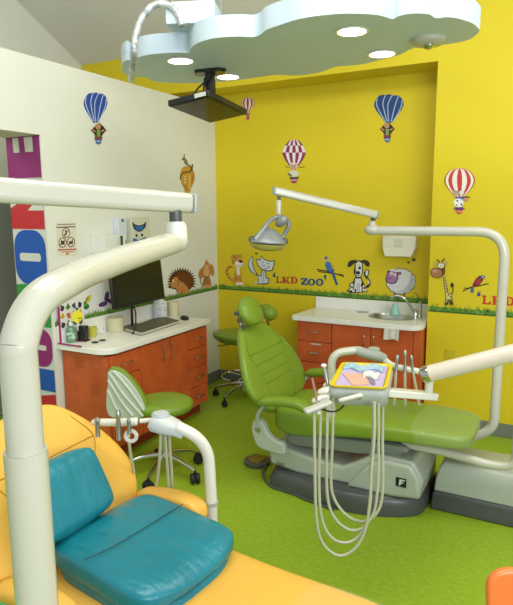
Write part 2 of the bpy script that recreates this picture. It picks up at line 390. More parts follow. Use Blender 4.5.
# keyboard slab
K = [onz(124.5, 330.5, ZT+.006), onz(162.8, 316, ZT+.006), onz(180.5, 322.5, ZT+.006), onz(141, 335.5, ZT+.006)]
t = thing('laptop_keyboard', 'closed grey-brown keyboard lying on the left counter before the monitor', 'keyboard', tuple(sum(K, Vector())/4))
G().prism(K, (0, 0, .016)).build('case', fm('#b9b6a6', .4), t, bevel=.004)
kc = sum(K, Vector())/4
G().prism([kc+(p-kc)*.95+Vector((0, 0, .0165)) for p in K], (0, 0, .003)).build('key_field', mat('key_field', '#4f4a36', .55, c2='#5c573f', ns=60), t)
# mouse
c = onz(184.5, 319.5); ml = G().ell((c.x, c.y, ZT+.013), (.034, .055, .022), mtx=Matrix.Rotation(R(60), 3, 'Z'))
tag(ml.build('computer_mouse', M_black), 'dark computer mouse at the far end of the left counter', 'mouse')
# canisters
def cyl_pot(name, lab, cat, px_, py_, r, h, m_, inner, grp=None):
    c = onz(px_, py_); t = thing(name, lab, cat, (c.x, c.y, ZT), grp)
    G().lathe([(0, 0), (r*.97, 0), (r, .01), (r, h-.004), (r*.96, h), (r*.8, h), (r*.78, h-.03), (0, h-.03)], (c.x, c.y, ZT+.001), 28).build('body', m_, t)
    G().lathe([(0, 0), (r*.78, 0), (r*.78, .002), (0, .002)], (c.x, c.y, ZT+h-.028), 24).build('opening', fm(inner), t)
    return t, c
cyl_pot('cream_roll', 'wide cream roll of tape standing left of the monitor', 'roll', 115.5, 327, .062, .11, fm('#cdc7a4', .5), '#6a5a48')
cyl_pot('cream_cup', 'narrow cream cup behind the wipes tub at the far counter end', 'cup', 173.5, 312.5, .05, .12, fm('#cfc8a8', .5), '#6b4434')
c = onz(160.5, 316.5)
t = thing('wipes_tub', 'white wipes tub with a printed label below the monitor corner', 'tub', (c.x, c.y, ZT))
G().lathe([(0, 0), (.056, 0), (.058, .01), (.058, .135), (.05, .14), (0, .14)], (c.x, c.y, ZT+.001), 28).build('tub', fm('#dfe3e2', .4), t)
G().lathe([(0, 0), (.054, 0), (.054, .014), (.03, .02), (.02, .034), (0, .036)], (c.x, c.y, ZT+.141), 28).build('lid', fm('#e6e8e6', .4), t)
G().lathe([(.0585, .03), (.0592, .032), (.0592, .11), (.0585, .112)], (c.x, c.y, ZT), 28).build('label', mat('tub_label', '#b9c4cc', .5, c2='#e0e2e0', ns=45), t)
# sanitizer
c = onz(71.5, 342, gap=.06)
t = thing('sanitizer_bottle', 'clear pump bottle of green hand sanitizer by the purple-edged panel', 'bottle', (c.x, c.y, ZT))
G().lathe([(0, 0), (.03, 0), (.033, .01), (.033, .09), (.028, .105), (.012, .115), (.012, .12), (0, .12)], (c.x, c.y, ZT+.001), 24).build('bottle', mat('green_gel', '#8fc0a0', .1, c2='#7db58f', ns=10, trans=.5, coat=.5), t)
G().lathe([(0, 0), (.014, 0), (.014, .02), (.006, .022), (.006, .04), (0, .04)], (c.x, c.y, ZT+.121), 16).build('pump', fm('#e8e8e4'), t)
G().box((c.x+.012, c.y, ZT+.162), (.045, .014, .01)).build('nozzle', fm('#e8e8e4'), t, bevel=.003)
G().lathe([(.0333, .03), (.034, .031), (.034, .075), (.0333, .076)], (c.x, c.y, ZT), 24).build('label', mat('gel_label', '#3f8c5c', .4, c2='#cfe2d4', ns=50), t)
# black pen holder and yellow round card
c = onz(83.5, 339.5, gap=.1)
t = thing('pen_holder', 'square black holder beside the sanitizer bottle', 'holder', (c.x, c.y, ZT))
G().box((c.x, c.y, ZT+.056), (.06, .055, .105), rz=R(15)).build('box', M_black, t, bevel=.004)
G().box((c.x, c.y, ZT+.003), (.08, .07, .005), rz=R(15)).build('foot', fm('#7a1f3a'), t)
cc = Dp(77.2, 316.5, (c-CP).dot(FW)-.09)
nv = (CP-cc); nv.z = 0; nv.normalize(); sd = Vector((0, 0, 1)).cross(nv)
t = thing('round_yellow_card', 'round yellow smiling card with leafy top standing in the black holder', 'card', tuple(cc))
G().prism([cc+sd*(.037*math.cos(a*PI/14))+Vector((0, 0, 1))*(.043*math.sin(a*PI/14)) for a in range(28)], nv*.004).build('card', fm('#e3d21c'), t)
g = G()
for a in range(5):
    b = R(50+20*a); g.prism([cc+nv*.001+Vector((0, 0, .046))+sd*(.006*math.cos(b+1.57)), cc+nv*.001+Vector((0, 0, .046))+sd*(.02*math.cos(b))+Vector((0, 0, .024*math.sin(b))), cc+nv*.001+Vector((0, 0, .046))-sd*(.006*math.cos(b+1.57))+sd*.003], nv*.004)
g.build('leaves', fm('#2f6a2c'), t)
g = G()
for sx in (.010, .026): g.prism([cc+nv*.0045+sd*(sx+.005*math.cos(a*PI/5))+Vector((0, 0, -.012+.006*math.sin(a*PI/5))) for a in range(10)], nv*.001)
g.tube([cc+nv*.005+sd*(.005+.006*k)+Vector((0, 0, -.028-.004*math.sin(k*PI/4))) for k in range(5)], .0014, 6)
g.build('face', fm('#4a3a10'), t)
G().tube([cc+Vector((0, 0, -.048)), cc+Vector((0, 0, -.1))], .003, 8).build('stick', M_paper, t)
c = onz(92.8, 336.5, gap=.07)
tag(G().lathe([(0, 0), (.026, 0), (.03, .03), (.034, .075), (.031, .075), (.027, .03), (0, .02)], (c.x, c.y, ZT+.001), 24).build('yellow_cup', mat('lime_cup', '#c3c04a', .3, c2='#b9b642', ns=6)), 'small translucent yellow-green cup beside the black holder', 'cup')
# ink / little dark glasses
c1 = onz(95, 343)
t = thing('spectacles', 'small dark spectacles lying on the near end of the counter', 'glasses', (c1.x, c1.y, ZT))
for k, (x, y) in enumerate(((95, 343), (102.5, 341))):
    c = onz(x, y); G().ell((c.x, c.y, ZT+.007), (.026, .017, .006), mtx=Matrix.Rotation(R(35), 3, 'Z')).build('lens', M_black, t)
a, b = onz(95, 346), onz(104.5, 343)
G().tube([a+Vector((0, 0, .004)), b+Vector((0, 0, .004))], .003, 8).build('frame', fm('#d8d8d2'), t)
# purple edged acrylic panel with sticker chart
cA, cB = onz(62, 344.5), onz(76, 337.5)
t = thing('sticker_board', 'white board with purple edges holding a sheet of small pictures', 'board', tuple(onz(67, 342)))
A = Vector((XW+.024, 2.805, ZT+.002)); B = Vector((XW+.024, 3.04, ZT+.002))
G().prism([A, B, B+Vector((0, 0, .3)), A+Vector((0, 0, .3))], (.006, 0, 0)).build('sheet', fm('#dadbd4'), t)
G().box((A.x+.005, A.y, ZT+.155), (.012, .008, .31)).build('edge', fm('#a31c6e'), t)
G().box(((A.x+.1), A.y-.01, ZT+.005), (.22, .012, .008)).build('edge', fm('#a31c6e'), t)
cs = ['#3a2b3a', '#b03a2c', '#2f7a34', '#c79a1c', '#4a3a6a', '#c05a2a']
for i in range(4):
    for j in range(3):
        cy = A.y+.03+i*.055; cz = ZT+.13+j*.06; k = (i*2+j*3) % 6; m_ = .018
        P = [Vector((A.x+.0065, cy+m_*math.cos(a*PI/5)*(1+.35*math.sin(a*2.3+k)), cz+m_*1.15*math.sin(a*PI/5)*(1+.3*math.cos(a*1.7+k)))) for a in range(10)]
        G().prism(P, (.001, 0, 0)).build('picture', fm(cs[k]), t)
# crystal cup
c = onz(101, 334.5, gap=.06)
tag(G().lathe([(0, 0), (.02, 0), (.022, .03), (.026, .05), (.023, .05), (.018, .03), (0, .01)], (c.x, c.y, ZT+.001), 16).build('glass_cup', M_clear), 'small clear glass between the yellow-green cup and the cream roll', 'glass')

# ================================================================== WALL DISPENSERS (left wall)
def wallbox(name, lab, cat, pa, pb, depth, m_, bev=.004):
    a, b = Xp(pa[0], pa[1], XW+depth), Xp(pb[0], pb[1], XW+depth)
    t = thing(name, lab, cat, (XW, (a.y+b.y)/2, (a.z+b.z)/2))
    G().box((XW+.001+depth/2, (a.y+b.y)/2, (a.z+b.z)/2), (depth, abs(b.y-a.y), abs(a.z-b.z))).build('box', m_, t, bevel=bev)
    return t, a, b
t, a, b = wallbox('tissue_dispenser', 'wide white dispenser box on the white wall above the monitor', 'dispenser', (104, 236), (126, 252), .135, fm('#e4e7e0', .4))
g = G().box((XW+.163, a.y+.68*(b.y-a.y), (a.z+b.z)/2), (.006, .02, abs(a.z-b.z)-.01)); g.build('slot', fm('#2f4a44'), t)
t, a, b = wallbox('glove_box', 'narrow pale blue-white box on the white wall behind the wide dispenser', 'box', (118, 218), (127.5, 240), .05, fm('#d3dbe4', .4))
G().lathe([(0, 0), (.012, 0), (.012, .002), (0, .002)], (XW+.0515, (a.y+b.y)/2, max(a.z, b.z)-.02), 12, axis=(1, 0, 0)).build('hole', fm('#2a3a4c'), t)
t, a, b = wallbox('glove_dispenser', 'cream glove dispenser with two blue openings shaped like an animal face', 'dispenser', (131, 217.5), (150, 249), .07, fm('#d4d4c0', .5))
g = G(); xx = XW+.0725; yc = (a.y+b.y)/2
def fa(x, y): r = Xp(x, y, xx); return r
g.prism([fa(132.2, 222), fa(135, 224.5), fa(139, 225.5), (fa(143, 224.5)), fa(146, 221.5), fa(145.5, 227), fa(142, 231), fa(138.5, 232), fa(134.5, 229.5), fa(132.8, 226)], (.002, 0, 0), 0)
g.prism([fa(133.5, 225.5)+Vector((.002, 0, 0)), fa(139, 226.5)+Vector((.002, 0, 0)), fa(144.5, 225)+Vector((.002, 0, 0)), fa(142, 230)+Vector((.002, 0, 0)), fa(137, 230.7)+Vector((.002, 0, 0))], (.001, 0, 0), 1)
g.prism([fa(132.8, 238), fa(139, 240), (fa(146, 236.5)), fa(145, 241), fa(139, 245), fa(134, 244)], (.002, 0, 0), 1)
for ex, ey in ((136.5, 235.5), (142, 235)): g.prism([fa(ex+1.0*math.cos(k*PI/5), ey+1.5*math.sin(k*PI/5)) for k in range(10)], (.002, 0, 0), 0)
g.build('opening', [fm('#17232e'), fm('#2a6ab0')], t)

# ================================================================== RIGHT CABINETS, COUNTER, SINK
YF = 4.47
ZT2 = .84
def Xy(x, yy=340, pl=YF): return Yp(x, yy, pl).x
xa = [Xy(297), Xy(331.5), Xy(370.4), Xy(412.7, 350), Xy(420.5, 350)]
t1 = 0.105
dz = [Yp(298, y, YF).z for y in (320.5, 341, 361.5, 381)]
hgt = dz[0]-dz[1]
zd = [.80, .80-hgt, .80-2*hgt, .80-3*hgt, .10]
def carc(lab, x0, x1, name='drawer_cabinet'):
    t = thing(name, lab, 'cabinet', ((x0+x1)/2, YF+.2, 0), 'orange cabinets under the sink counter')
    G().box(((x0+x1)/2, (YF+.02+YN-.01)/2, (.10+.80)/2), (x1-x0-.002, YN-.01-YF-.02, .70)).build('body', M_orange, t)
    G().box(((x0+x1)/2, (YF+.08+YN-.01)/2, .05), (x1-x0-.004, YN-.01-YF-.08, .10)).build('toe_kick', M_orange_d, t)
    return t
t = carc('orange drawer cabinet at the left end of the sink counter', xa[0], xa[1])
for i in range(4):
    z0, z1 = zd[i+1], zd[i]
    d = G().box(((xa[0]+xa[1])/2, YF+.009, (z0+z1)/2), (xa[1]-xa[0]-.008, .018, z1-z0-.006)).build('drawer', M_orange, t, bevel=.002)
    xm = (xa[0]+xa[1])/2
    handle(G(), (xm-.05, YF, (z0+z1)/2), (xm+.05, YF, (z0+z1)/2), (0, -.03, 0)).build('handle', M_steel, d)
    if i == 1: G().box((xm+.02, YF-.001, z1-.018), (.09, .003, .014)).build('label_strip', fm('#c9b8a8'), t)
t = carc('orange double-door cabinet under the steel sink', xa[1], xa[4], 'double_door_cabinet')
for x0, x1, hx in ((xa[1], xa[2], xa[2]-.045), (xa[2], xa[3], xa[2]+.035)):
    d = G().box(((x0+x1)/2, YF+.009, .45), (x1-x0-.006, .018, .694)).build('door', M_orange, t, bevel=.002)
    handle(G(), (hx, YF, .62), (hx, YF, .73), (0, -.03, 0)).build('handle', M_steel, d)
G().box(((xa[3]+xa[4])/2, YF+.011, .45), (xa[4]-xa[3]-.004, .016, .694)).build('filler_panel', M_orange, t)
t = thing('countertop', 'white sink countertop in the yellow niche with a round grommet', 'countertop', (-1.5, 4.7, ZT2-.04))
x0, x1 = -2.07, -.966
P = [(x0+.03, YN-.002), (x0+.005, YF-.01), (x0+.015, YF-.035)]
for j in range(9):
    a = R(-90+90*j/8); P.append((x1-.10+.10*math.cos(a), YF-.035+.10+.10*math.sin(a)))
P += [(x1, YN-.002)]
top = G().prism([(x, y, ZT2-.042) for x, y in P], (0, 0, .042)).build('worktop', M_counter, t, bevel=.004)
G().box(((-2.03+x1)/2, YN-.011, ZT2+.052), (x1+2.03, .018, .103)).build('backsplash', M_counter, t, bevel=.003)
c = Zp(362.5, 312, ZT2); G().lathe([(0, 0), (.055, 0), (.055, .003), (.048, .004), (0, .003)], (c.x, c.y, ZT2), 28).build('grommet', M_steel, t)
# sink
c = Zp(392, 316.6, ZT2+.002)
sk = thing('sink', 'oval stainless steel sink basin set in the white counter', 'sink', (c.x, c.y, ZT2))
ra, rb = .195, .15
# cut the basin hole
cut = G().loft([[Vector((c.x+ra*.93*math.cos(2*PI*j/40), c.y+rb*.93*math.sin(2*PI*j/40), z)) for j in range(40)] for z in (ZT2-.2, ZT2+.1)])
def cutter(objs, gg):
    me = bpy.data.meshes.new('cut'); me.from_pydata([tuple(p) for p in gg.v], [], gg.f)
    co = bpy.data.objects.new('cut', me); COL.objects.link(co)
    bpy.context.view_layer.update()
    for o in objs:
        b = o.modifiers.new('bool', 'BOOLEAN'); b.operation = 'DIFFERENCE'; b.object = co; b.solver = 'EXACT'
        dg = bpy.context.evaluated_depsgraph_get(); nm = bpy.data.meshes.new_from_object(o.evaluated_get(dg))
        o.modifiers.clear(); o.data = nm
    bpy.data.objects.remove(co)
cutter([top]+[o for o in bpy.data.objects if o.name.startswith('body') and o.parent and o.parent.get('label', '').startswith('orange double-door cabinet under the steel')], cut)
prof = [(1.0, .004), (1.02, .001), (.95, .005), (.90, -.01), (.82, -.07), (.68, -.11), (.3, -.125), (.08, -.127)]
g = G(); g.loft([[Vector((c.x+ra*s*math.cos(2*PI*j/40), c.y+rb*s*math.sin(2*PI*j/40), ZT2+z)) for j in range(40)] for s, z in prof], cap=False)
g.build('basin', M_steel, sk); G().lathe([(0, 0), (.022, 0), (.022, .002), (0, .002)], (c.x, c.y, ZT2-.125), 16).build('drain', M_dgrey, sk)
# faucet
b = Zp(419, 318.5, ZT2); b = Vector((-1.10, 4.80, ZT2))
t = thing('faucet', 'chrome gooseneck faucet at the right corner of the sink', 'faucet', tuple(b))
tipx = Yp(393, 299, 4.70)
fb = Yp(415.5, 314, 4.76); fb.z = ZT2
G().lathe([(0, 0), (.026, 0), (.026, .01), (.02, .02), (.019, .07), (0, .08)], tuple(fb), 20).build('faucet_body', M_chrome, t)
sp = [fb+Vector((0, 0, .04)), Yp(410, 305.5, 4.74), Yp(404.5, 298.5, 4.72), Yp(398, 296, 4.71), Yp(393, 296.5, 4.70), Yp(391, 299.5, 4.70)]
G().tube(sp, .0105, 12, sm=6).build('spout', M_chrome, t)
hb = Yp(420, 313, 4.78); hb.z = ZT2
G().lathe([(0, 0), (.016, 0), (.016, .09), (.012, .11), (.013, .14), (0, .145)], tuple(hb), 16).build('handle', M_chrome, t)
# teal rinse cup hanging below the spout
cu = Yp(395, 310, 4.705)
t = thing('rinse_cup', 'pale teal paper cup hanging under the faucet spout', 'cup', tuple(cu))
G().lathe([(.018, .09), (.02, .09), (.043, .0), (.040, -.006), (.036, 0), (.016, .085)], (cu.x, cu.y, cu.z-.035), 24).build('cup_wall', fm('#8fc2b6', .5), t)
# towel over the door
g = G(); xA, xB = Yp(384, 330, YF-.04).x, Yp(399, 330, YF-.04).x
zt_, z_b = Yp(391, 328.5, YF-.04).z, Yp(391, 339.5, YF-.04).z
rows = []
for i in range(9):
    x = xA+(xB-xA)*i/8; rows.append(x)
P = [(x, YF-.042-.004*math.sin(i*1.9), zt_-.002) for i, x in enumerate(rows)]
Q = [(x, YF-.045-.008*math.sin(i*1.7+1), z_b-.006*math.sin(i)) for i, x in enumerate(rows)]
v = P+Q; f = [(i, i+1, i+10, i+9) for i in range(8)]
g.add(v, f); v2 = [(a[0], a[1]+.006, a[2]) for a in v]; g.add(v2, f)
for i in range(8): pass
o = G(); o.loft([[Vector(v[i]), Vector(v[i+9]), Vector(v2[i+9]), Vector(v2[i])] for i in range(9)])
tag(o.build('hand_towel', mat('white_cloth', '#dfdbd0', .9, c2='#cfc9bd', ns=25, bump=.3, bs=40)), 'folded white towel hanging from the counter edge below the sink', 'towel')
# paper towel dispenser
a, b = Yp(382.5, 235.5, YN-.1), Yp(415.5, 250, YN-.1)
t = thing('paper_towel_dispenser', 'white paper towel dispenser on the niche wall above the sheep', 'dispenser', ((a.x+b.x)/2, YN, b.z))
yc_ = YN-.055
G().box(((a.x+b.x)/2, yc_, (a.z+b.z)/2), (b.x-a.x, .108, a.z-b.z)).build('housing', fm('#dfdcc8', .4), t, bevel=.012)
lo = Yp(398, 256.5, YN-.1).z
G().prism([(a.x+.005, YN-.112, b.z+.012), (b.x-.005, YN-.112, b.z+.012), (b.x-.03, YN-.125, lo), (a.x+.03, YN-.125, lo)], (0, .1, 0)).build('lower_cover', fm('#dfdcc8', .4), t, bevel=.006)
G().box(((a.x+b.x)/2, YN-.112, (a.z+b.z)/2), (.07, .004, .06)).build('window_plate', fm('#cfd0c0', .3), t)
# wall socket plate
c = Yp(450, 354, YB); tag(G().box((c.x, YB-.004, c.z), (.075, .006, .075)).build('socket_plate', fm('#c9b420'), bevel=.002), 'small yellow cover plate on the yellow wall right of the sink', 'plate')
#SPLIT
# ================================================================== WALL STICKERS
class Dec:
    """flat vinyl sticker on a real wall plane; shapes come in the coordinates of a magnified look: wall point = look origin + xy / scale"""
    def __init__(s, pl, v, ox=0, oy=0, sc=1):
        s.pl, s.v, s.ox, s.oy, s.sc = pl, v, ox, oy, sc; s.g = G(); s.mats = []; s.k = 0
    def pt(s, x, y):
        X, Y = s.ox+x/s.sc, s.oy+y/s.sc; off = .0012+.00035*s.k
        return Xp(X, Y, s.v+off) if s.pl == 'X' else Yp(X, Y, s.v-off)
    def mi(s, c):
        if c not in s.mats: s.mats.append(c)
        return s.mats.index(c)
    def P(s, c, *pts):
        s.k += 1; s.g.add([s.pt(*p) for p in pts], [tuple(range(len(pts)))], s.mi(c)); return s
    def E(s, c, x, y, rx, ry=None, rot=0, n=24):
        ry = ry or rx; cr, sr = math.cos(R(rot)), math.sin(R(rot))
        return s.P(c, *[(x+rx*math.cos(2*PI*i/n)*cr-ry*math.sin(2*PI*i/n)*sr, y+rx*math.cos(2*PI*i/n)*sr+ry*math.sin(2*PI*i/n)*cr) for i in range(n)])
    def S(s, c, w, *pts):
        s.k += 1
        V = smooth([Vector((p[0], p[1], 0)) for p in pts], 4) if len(pts) > 2 else [Vector((p[0], p[1], 0)) for p in pts]
        L, Rr = [], []
        for i, p in enumerate(V):
            t = (V[min(i+1, len(V)-1)]-V[max(i-1, 0)]); t.normalize(); n = Vector((-t.y, t.x, 0))*w/2
            L.append(s.pt(*(p+n)[:2])); Rr.append(s.pt(*(p-n)[:2]))
        m_ = len(V); s.g.add(L+Rr, [(i, i+1, m_+i+1, m_+i) for i in range(m_-1)], s.mi(c)); return s
    def done(s, name, label, cat='sticker', group=None):
        o = s.g.build(name, [fm(c, .5) for c in s.mats], smooth=False); return tag(o, label, cat, group)
def balloon_blue(d, c1, c2, W):
    # W maps unit coords to look coords
    def q(x, y): return W(x, y)
    d.P(c1, *[q(x, y) for x, y in ((0, .38), (.01, .28), (.08, .14), (.2, .04), (.34, .02), (.42, .03), (.5, 0), (.6, .02), (.66, .05), (.8, .04), (.92, .12), (1, .26), (1, .36), (.94, .5), (.8, .68), (.66, .86), (.6, .93), (.42, .95), (.34, .88), (.2, .7), (.06, .52))])
    for pts in (((.12, .14), (.08, .3), (.16, .52), (.38, .9)), ((.38, .04), (.3, .3), (.36, .6), (.44, .9)), ((.62, .03), (.48, .3), (.47, .6), (.5, .92)), ((.82, .08), (.72, .35), (.64, .65), (.58, .9)), ((.95, .2), (.92, .4), (.78, .68), (.62, .92))):
        d.S(c2, W(.035, 0)[0]-W(0, 0)[0], *[q(*p) for p in pts])
def rider(d, x, y, s):
    # a generic dark-haired bear cub leaning out of a small basket
    d.P('#2a2118', (x-27*s, y+6*s), (x-5*s, y-18*s), (x+8*s, y-22*s), (x+22*s, y-8*s), (x+38*s, y+12*s), (x+24*s, y+26*s), (x+14*s, y+42*s), (x-10*s, y+42*s), (x-18*s, y+26*s), (x-34*s, y+10*s))
    d.E('#b98a6a', x, y-6*s, 13*s, 14*s); d.P('#7e9c46', (x-6*s, y+10*s), (x+10*s, y+10*s), (x+10*s, y+40*s), (x-6*s, y+40*s))
    d.S('#b98a6a', 7*s, (x-26*s, y+8*s), (x-12*s, y+18*s)); d.S('#b98a6a', 7*s, (x+28*s, y+10*s), (x+14*s, y+16*s))
    d.P('#7e3548', (x-16*s, y+40*s), (x+20*s, y+40*s), (x+18*s, y+56*s), (x-14*s, y+56*s))
    d.P('#4466a6', (x-12*s, y+54*s), (x+16*s, y+54*s), (x+14*s, y+70*s), (x+2*s, y+76*s), (x-9*s, y+70*s)); d.P('#9fb8d8', (x-6*s, y+58*s), (x+10*s, y+58*s), (x+10*s, y+64*s), (x-6*s, y+64*s))
d = Dec('X', XW, 75, 85, 9.3); balloon_blue(d, '#1c46a2', '#b7c6e4', lambda x, y: (80+222*x, 68+300*y)); rider(d, 215, 398, 2.05)
d.done('balloon_sticker', 'blue striped hot-air balloon sticker high on the white wall')
d = Dec('Y', YN, 365, 85, 9.3); balloon_blue(d, '#1f3f7c', '#9fb6d4', lambda x, y: (84+275*x, 84+285*y)); rider(d, 203, 388, 1.95)
d.done('balloon_sticker', 'blue striped hot-air balloon sticker high on the yellow niche wall')
# checkered balloon
d = Dec('Y', YN, 270, 130, 10.08)
def cb(u, v):  # u 0..1 across, v 0..1 down
    w_ = math.sin(min(1, (v+.06)/.62)*PI/2)**.6 if v < .5 else 1-.62*((v-.5)/.5)**1.5
    x = 242+118*(2*u-1)*w_; return (x, 100+262*v+14*(1-(2*u-1)**2)*(v-.35))
N = 7
d.P('#8c2f5c', *[cb(0, v/20) for v in range(21)], *[cb(1, v/20) for v in range(20, -1, -1)])
for r_, (v0, v1) in enumerate(((.0, .22), (.22, .48), (.48, .9))):
    for i in range(N):
        if (i+r_) % 2 == 1:
            d.k = 1; d.P('#e9dfe4', *[cb(i/N+.004, v0+(v1-v0)*k/4) for k in range(5)], *[cb((i+1)/N-.004, v0+(v1-v0)*k/4) for k in range(4, -1, -1)])
d.k = 3
d.E('#e0cfc0', 240, 355, 40, 30).S('#7a5a3a', 8, (155, 368), (185, 374), (205, 372)).S('#7a5a3a', 8, (350, 368), (320, 376), (285, 372))
d.E('#d79a86', 238, 385, 28, 26).E('#dcd6c4', 240, 440, 50, 34).P('#5a6a4a', (175, 430), (200, 440), (225, 460), (215, 470), (180, 448)).P('#4a4a3a', (195, 475), (292, 472), (285, 492), (200, 494))
d.P('#a8305a', (208, 490), (275, 490), (268, 530), (240, 540), (214, 530)).P('#e0a8c0', (215, 500), (268, 500), (266, 512), (217, 512)).S('#4a2a1a', 6, (212, 360), (222, 352), (232, 360)).S('#4a2a1a', 6, (246, 360), (256, 352), (266, 360))
d.done('balloon_sticker', 'purple and white checkered hot-air balloon sticker on the niche wall')
# red/white big balloon
def redballoon(d, cx, cy, rx, ry, red='#c43a34'):
    d.k += 1; N = 9
    def q(u, v):
        w_ = math.sqrt(max(0, 1-(1-v/.45)**2)) if v < .45 else 1-.75*((v-.45)/.55)**1.6
        return (cx+rx*(2*u-1)*w_, cy-ry+2*ry*v)
    d.P('#5a2a22', *[q(-.015, v/20) for v in range(21)], *[q(1.015, v/20) for v in range(20, -1, -1)])
    k0 = d.k
    for i in range(N):
        d.k = k0; u0, u1 = .5-.5*math.cos(PI*i/N), .5-.5*math.cos(PI*(i+1)/N)
        d.P(red if i % 2 == 0 else '#ebe3da', *[q(u0, v/12) for v in range(13)], *[q(u1, v/12) for v in range(12, -1, -1)])
d = Dec('Y', YB, 435, 160, 10.08); redballoon(d, 248, 226, 150, 146)
d.E('#9aa08a', 208, 335, 32, 30).E('#d09a7a', 212, 348, 16, 14).E('#e0d8c8', 268, 330, 24, 24).S('#4a4a5a', 8, (258, 310), (262, 285)).P('#4a6aa0', (200, 372), (260, 368), (300, 380), (290, 400), (215, 400)).E('#e8e8e4', 238, 432, 52, 44).E('#2a2a2a', 225, 412, 10, 8).E('#2a2a2a', 268, 448, 9, 11).E('#2a2a2a', 218, 455, 8, 7).E('#c98a72', 308, 398, 26, 22).S('#3a2a22', 12, (275, 378), (310, 372), (350, 376)).P('#5e3a7a', (200, 476), (288, 476), (282, 502), (208, 502)).S('#4a4a5a', 9, (188, 490), (205, 498)).S('#4a4a5a', 9, (300, 488), (284, 498)).P('#c43a3a', (212, 502), (280, 502), (272, 534), (246, 544), (220, 534)).P('#e8b0a8', (220, 514), (272, 514), (270, 524), (222, 524))
d.done('balloon_sticker', 'red and white striped hot-air balloon sticker on the yellow wall right of the niche')
d = Dec('Y', YN, 160, 60, 5.13); redballoon(d, 450, 226, 34, 36, '#a8304a')
d.P('#8c3a5a', (438, 262), (462, 262), (458, 286), (442, 286)).E('#d6a88a', 450, 268, 10, 8).P('#b84a6a', (441, 288), (460, 288), (456, 308), (445, 308))
d.done('balloon_sticker', 'small red and white balloon sticker behind the hanging television')
# orange balloon with meerkats
d = Dec('X', XW, 170, 145, 11)
d.P('#c8963a', (110, 340), (118, 280), (145, 240), (180, 228), (215, 235), (250, 265), (272, 320), (272, 380), (250, 440), (222, 500), (215, 540), (165, 525), (155, 480), (125, 420))
d.P('#d9b878', (205, 330), (225, 330), (222, 480), (208, 480)).P('#b07a28', (240, 310), (262, 330), (260, 390), (235, 450)).S('#4e4630', 14, (112, 380), (125, 330), (160, 300), (215, 300)).S('#4e4630', 16, (215, 300), (240, 260), (248, 210))
d.S('#4e4630', 12, (205, 225), (240, 250), (245, 285)).E('#8a7a50', 175, 185, 20, 32, -15).E('#6a5a38', 150, 152, 20, 12, -20).S('#6a5a38', 9, (155, 145), (158, 100)).S('#4e4630', 12, (180, 205), (215, 225))
for yy in (350, 380, 410): d.E('#e8e0c8', 166, yy, 8, 10)
d.S('#6a5028', 6, (160, 440), (190, 500))
d.done('balloon_sticker', 'orange balloon sticker with two small brown animals on top, on the white wall')
# hedgehog
d = Dec('X', XW, 160, 255, 8.55)
P = []
for i in range(40):
    a = R(200-225*i/39+0); r0 = 1.0 if i % 2 else 1.32
    P.append((185+98*r0*math.cos(a), 232-100*r0*math.sin(a)))
d.P('#4a2a14', *P, (235, 320), (150, 300)); d.E('#6a3a1c', 195, 225, 82, 82)
d.P('#c08448', (125, 190), (150, 190), (160, 215), (205, 240), (240, 280), (250, 315), (235, 332), (165, 332), (140, 300), (135, 280), (105, 280), (80, 262), (82, 240), (100, 232), (108, 205)).E('#2a1a10', 86, 262, 8, 9).E('#e8e0d0', 112, 222, 9, 11).E('#2a1a10', 111, 225, 4, 5).S('#5a3418', 4, (150, 215), (160, 240), (150, 262)).S('#5a3418', 5, (140, 290), (150, 325)).S('#5a3418', 4, (180, 330), (200, 300))
d.done('hedgehog_sticker', 'brown spiny hedgehog sticker on the white wall')
# monkey
d = Dec('X', XW, 160, 255, 8.55)
d.E('#b97a34', 352, 160, 22, 46, 8).E('#c08440', 444, 128, 18, 52, -8).E('#b97a34', 396, 140, 40, 60).E('#d3a97c', 398, 145, 28, 40).P('#c08440', (378, 95), (390, 50), (400, 42), (412, 60), (428, 90), (405, 110)).E('#d8b48c', 400, 100, 18, 16).E('#3a2414', 393, 96, 3).E('#3a2414', 407, 96, 3).E('#a8703a', 385, 230, 18, 44, 10).E('#a8703a', 415, 228, 20, 44, -8).E('#c9a06c', 378, 272, 26, 14).E('#c9a06c', 420, 268, 28, 14).S('#4a2c14', 5, (345, 200), (350, 240), (372, 262)).S('#4a2c14', 5, (370, 180), (400, 190), (425, 182))
d.done('monkey_sticker', 'tan monkey sticker standing with arms folded near the white wall corner')
# tiger
d = Dec('Y', YN, 220, 250, 10.26)
d.S('#c98a2c', 20, (135, 320), (90, 285), (65, 225), (75, 185), (110, 170), (130, 180))
for p in (((62, 215), (84, 212)), ((72, 250), (94, 244)), ((72, 185), (92, 196)), ((96, 285), (108, 268)), ((100, 165), (108, 186))): d.S('#2e1e12', 7, *p)
d.P('#cf9a3c', (150, 200), (215, 200), (222, 330), (240, 350), (135, 350), (128, 290), (150, 260)).P('#e8e2d2', (170, 180), (200, 180), (205, 250), (190, 262), (172, 250))
d.E('#cf9a3c', 168, 100, 52, 55).E('#c98a2c', 130, 68, 18, 20).E('#c98a2c', 208, 62, 16, 18).E('#ece6da', 195, 145, 44, 34).E('#6a2036', 212, 118, 24, 15, 15).S('#2e1e12', 5, (165, 148), (195, 165), (235, 150))
for p in (((140, 80), (160, 92)), ((150, 60), (165, 78)), ((185, 52), (186, 74)), ((120, 110), (142, 112)), ((124, 135), (144, 130)), ((150, 290), (175, 280)), ((150, 310), (180, 300)), ((195, 280), (215, 290)), ((200, 305), (218, 310)), ((150, 250), (165, 245))): d.S('#2e1e12', 6, *p)
d.E('#ece6da', 185, 346, 22, 14).E('#ece6da', 218, 346, 20, 14)
d.done('tiger_sticker', 'small sitting tiger sticker at the left end of the niche grass')
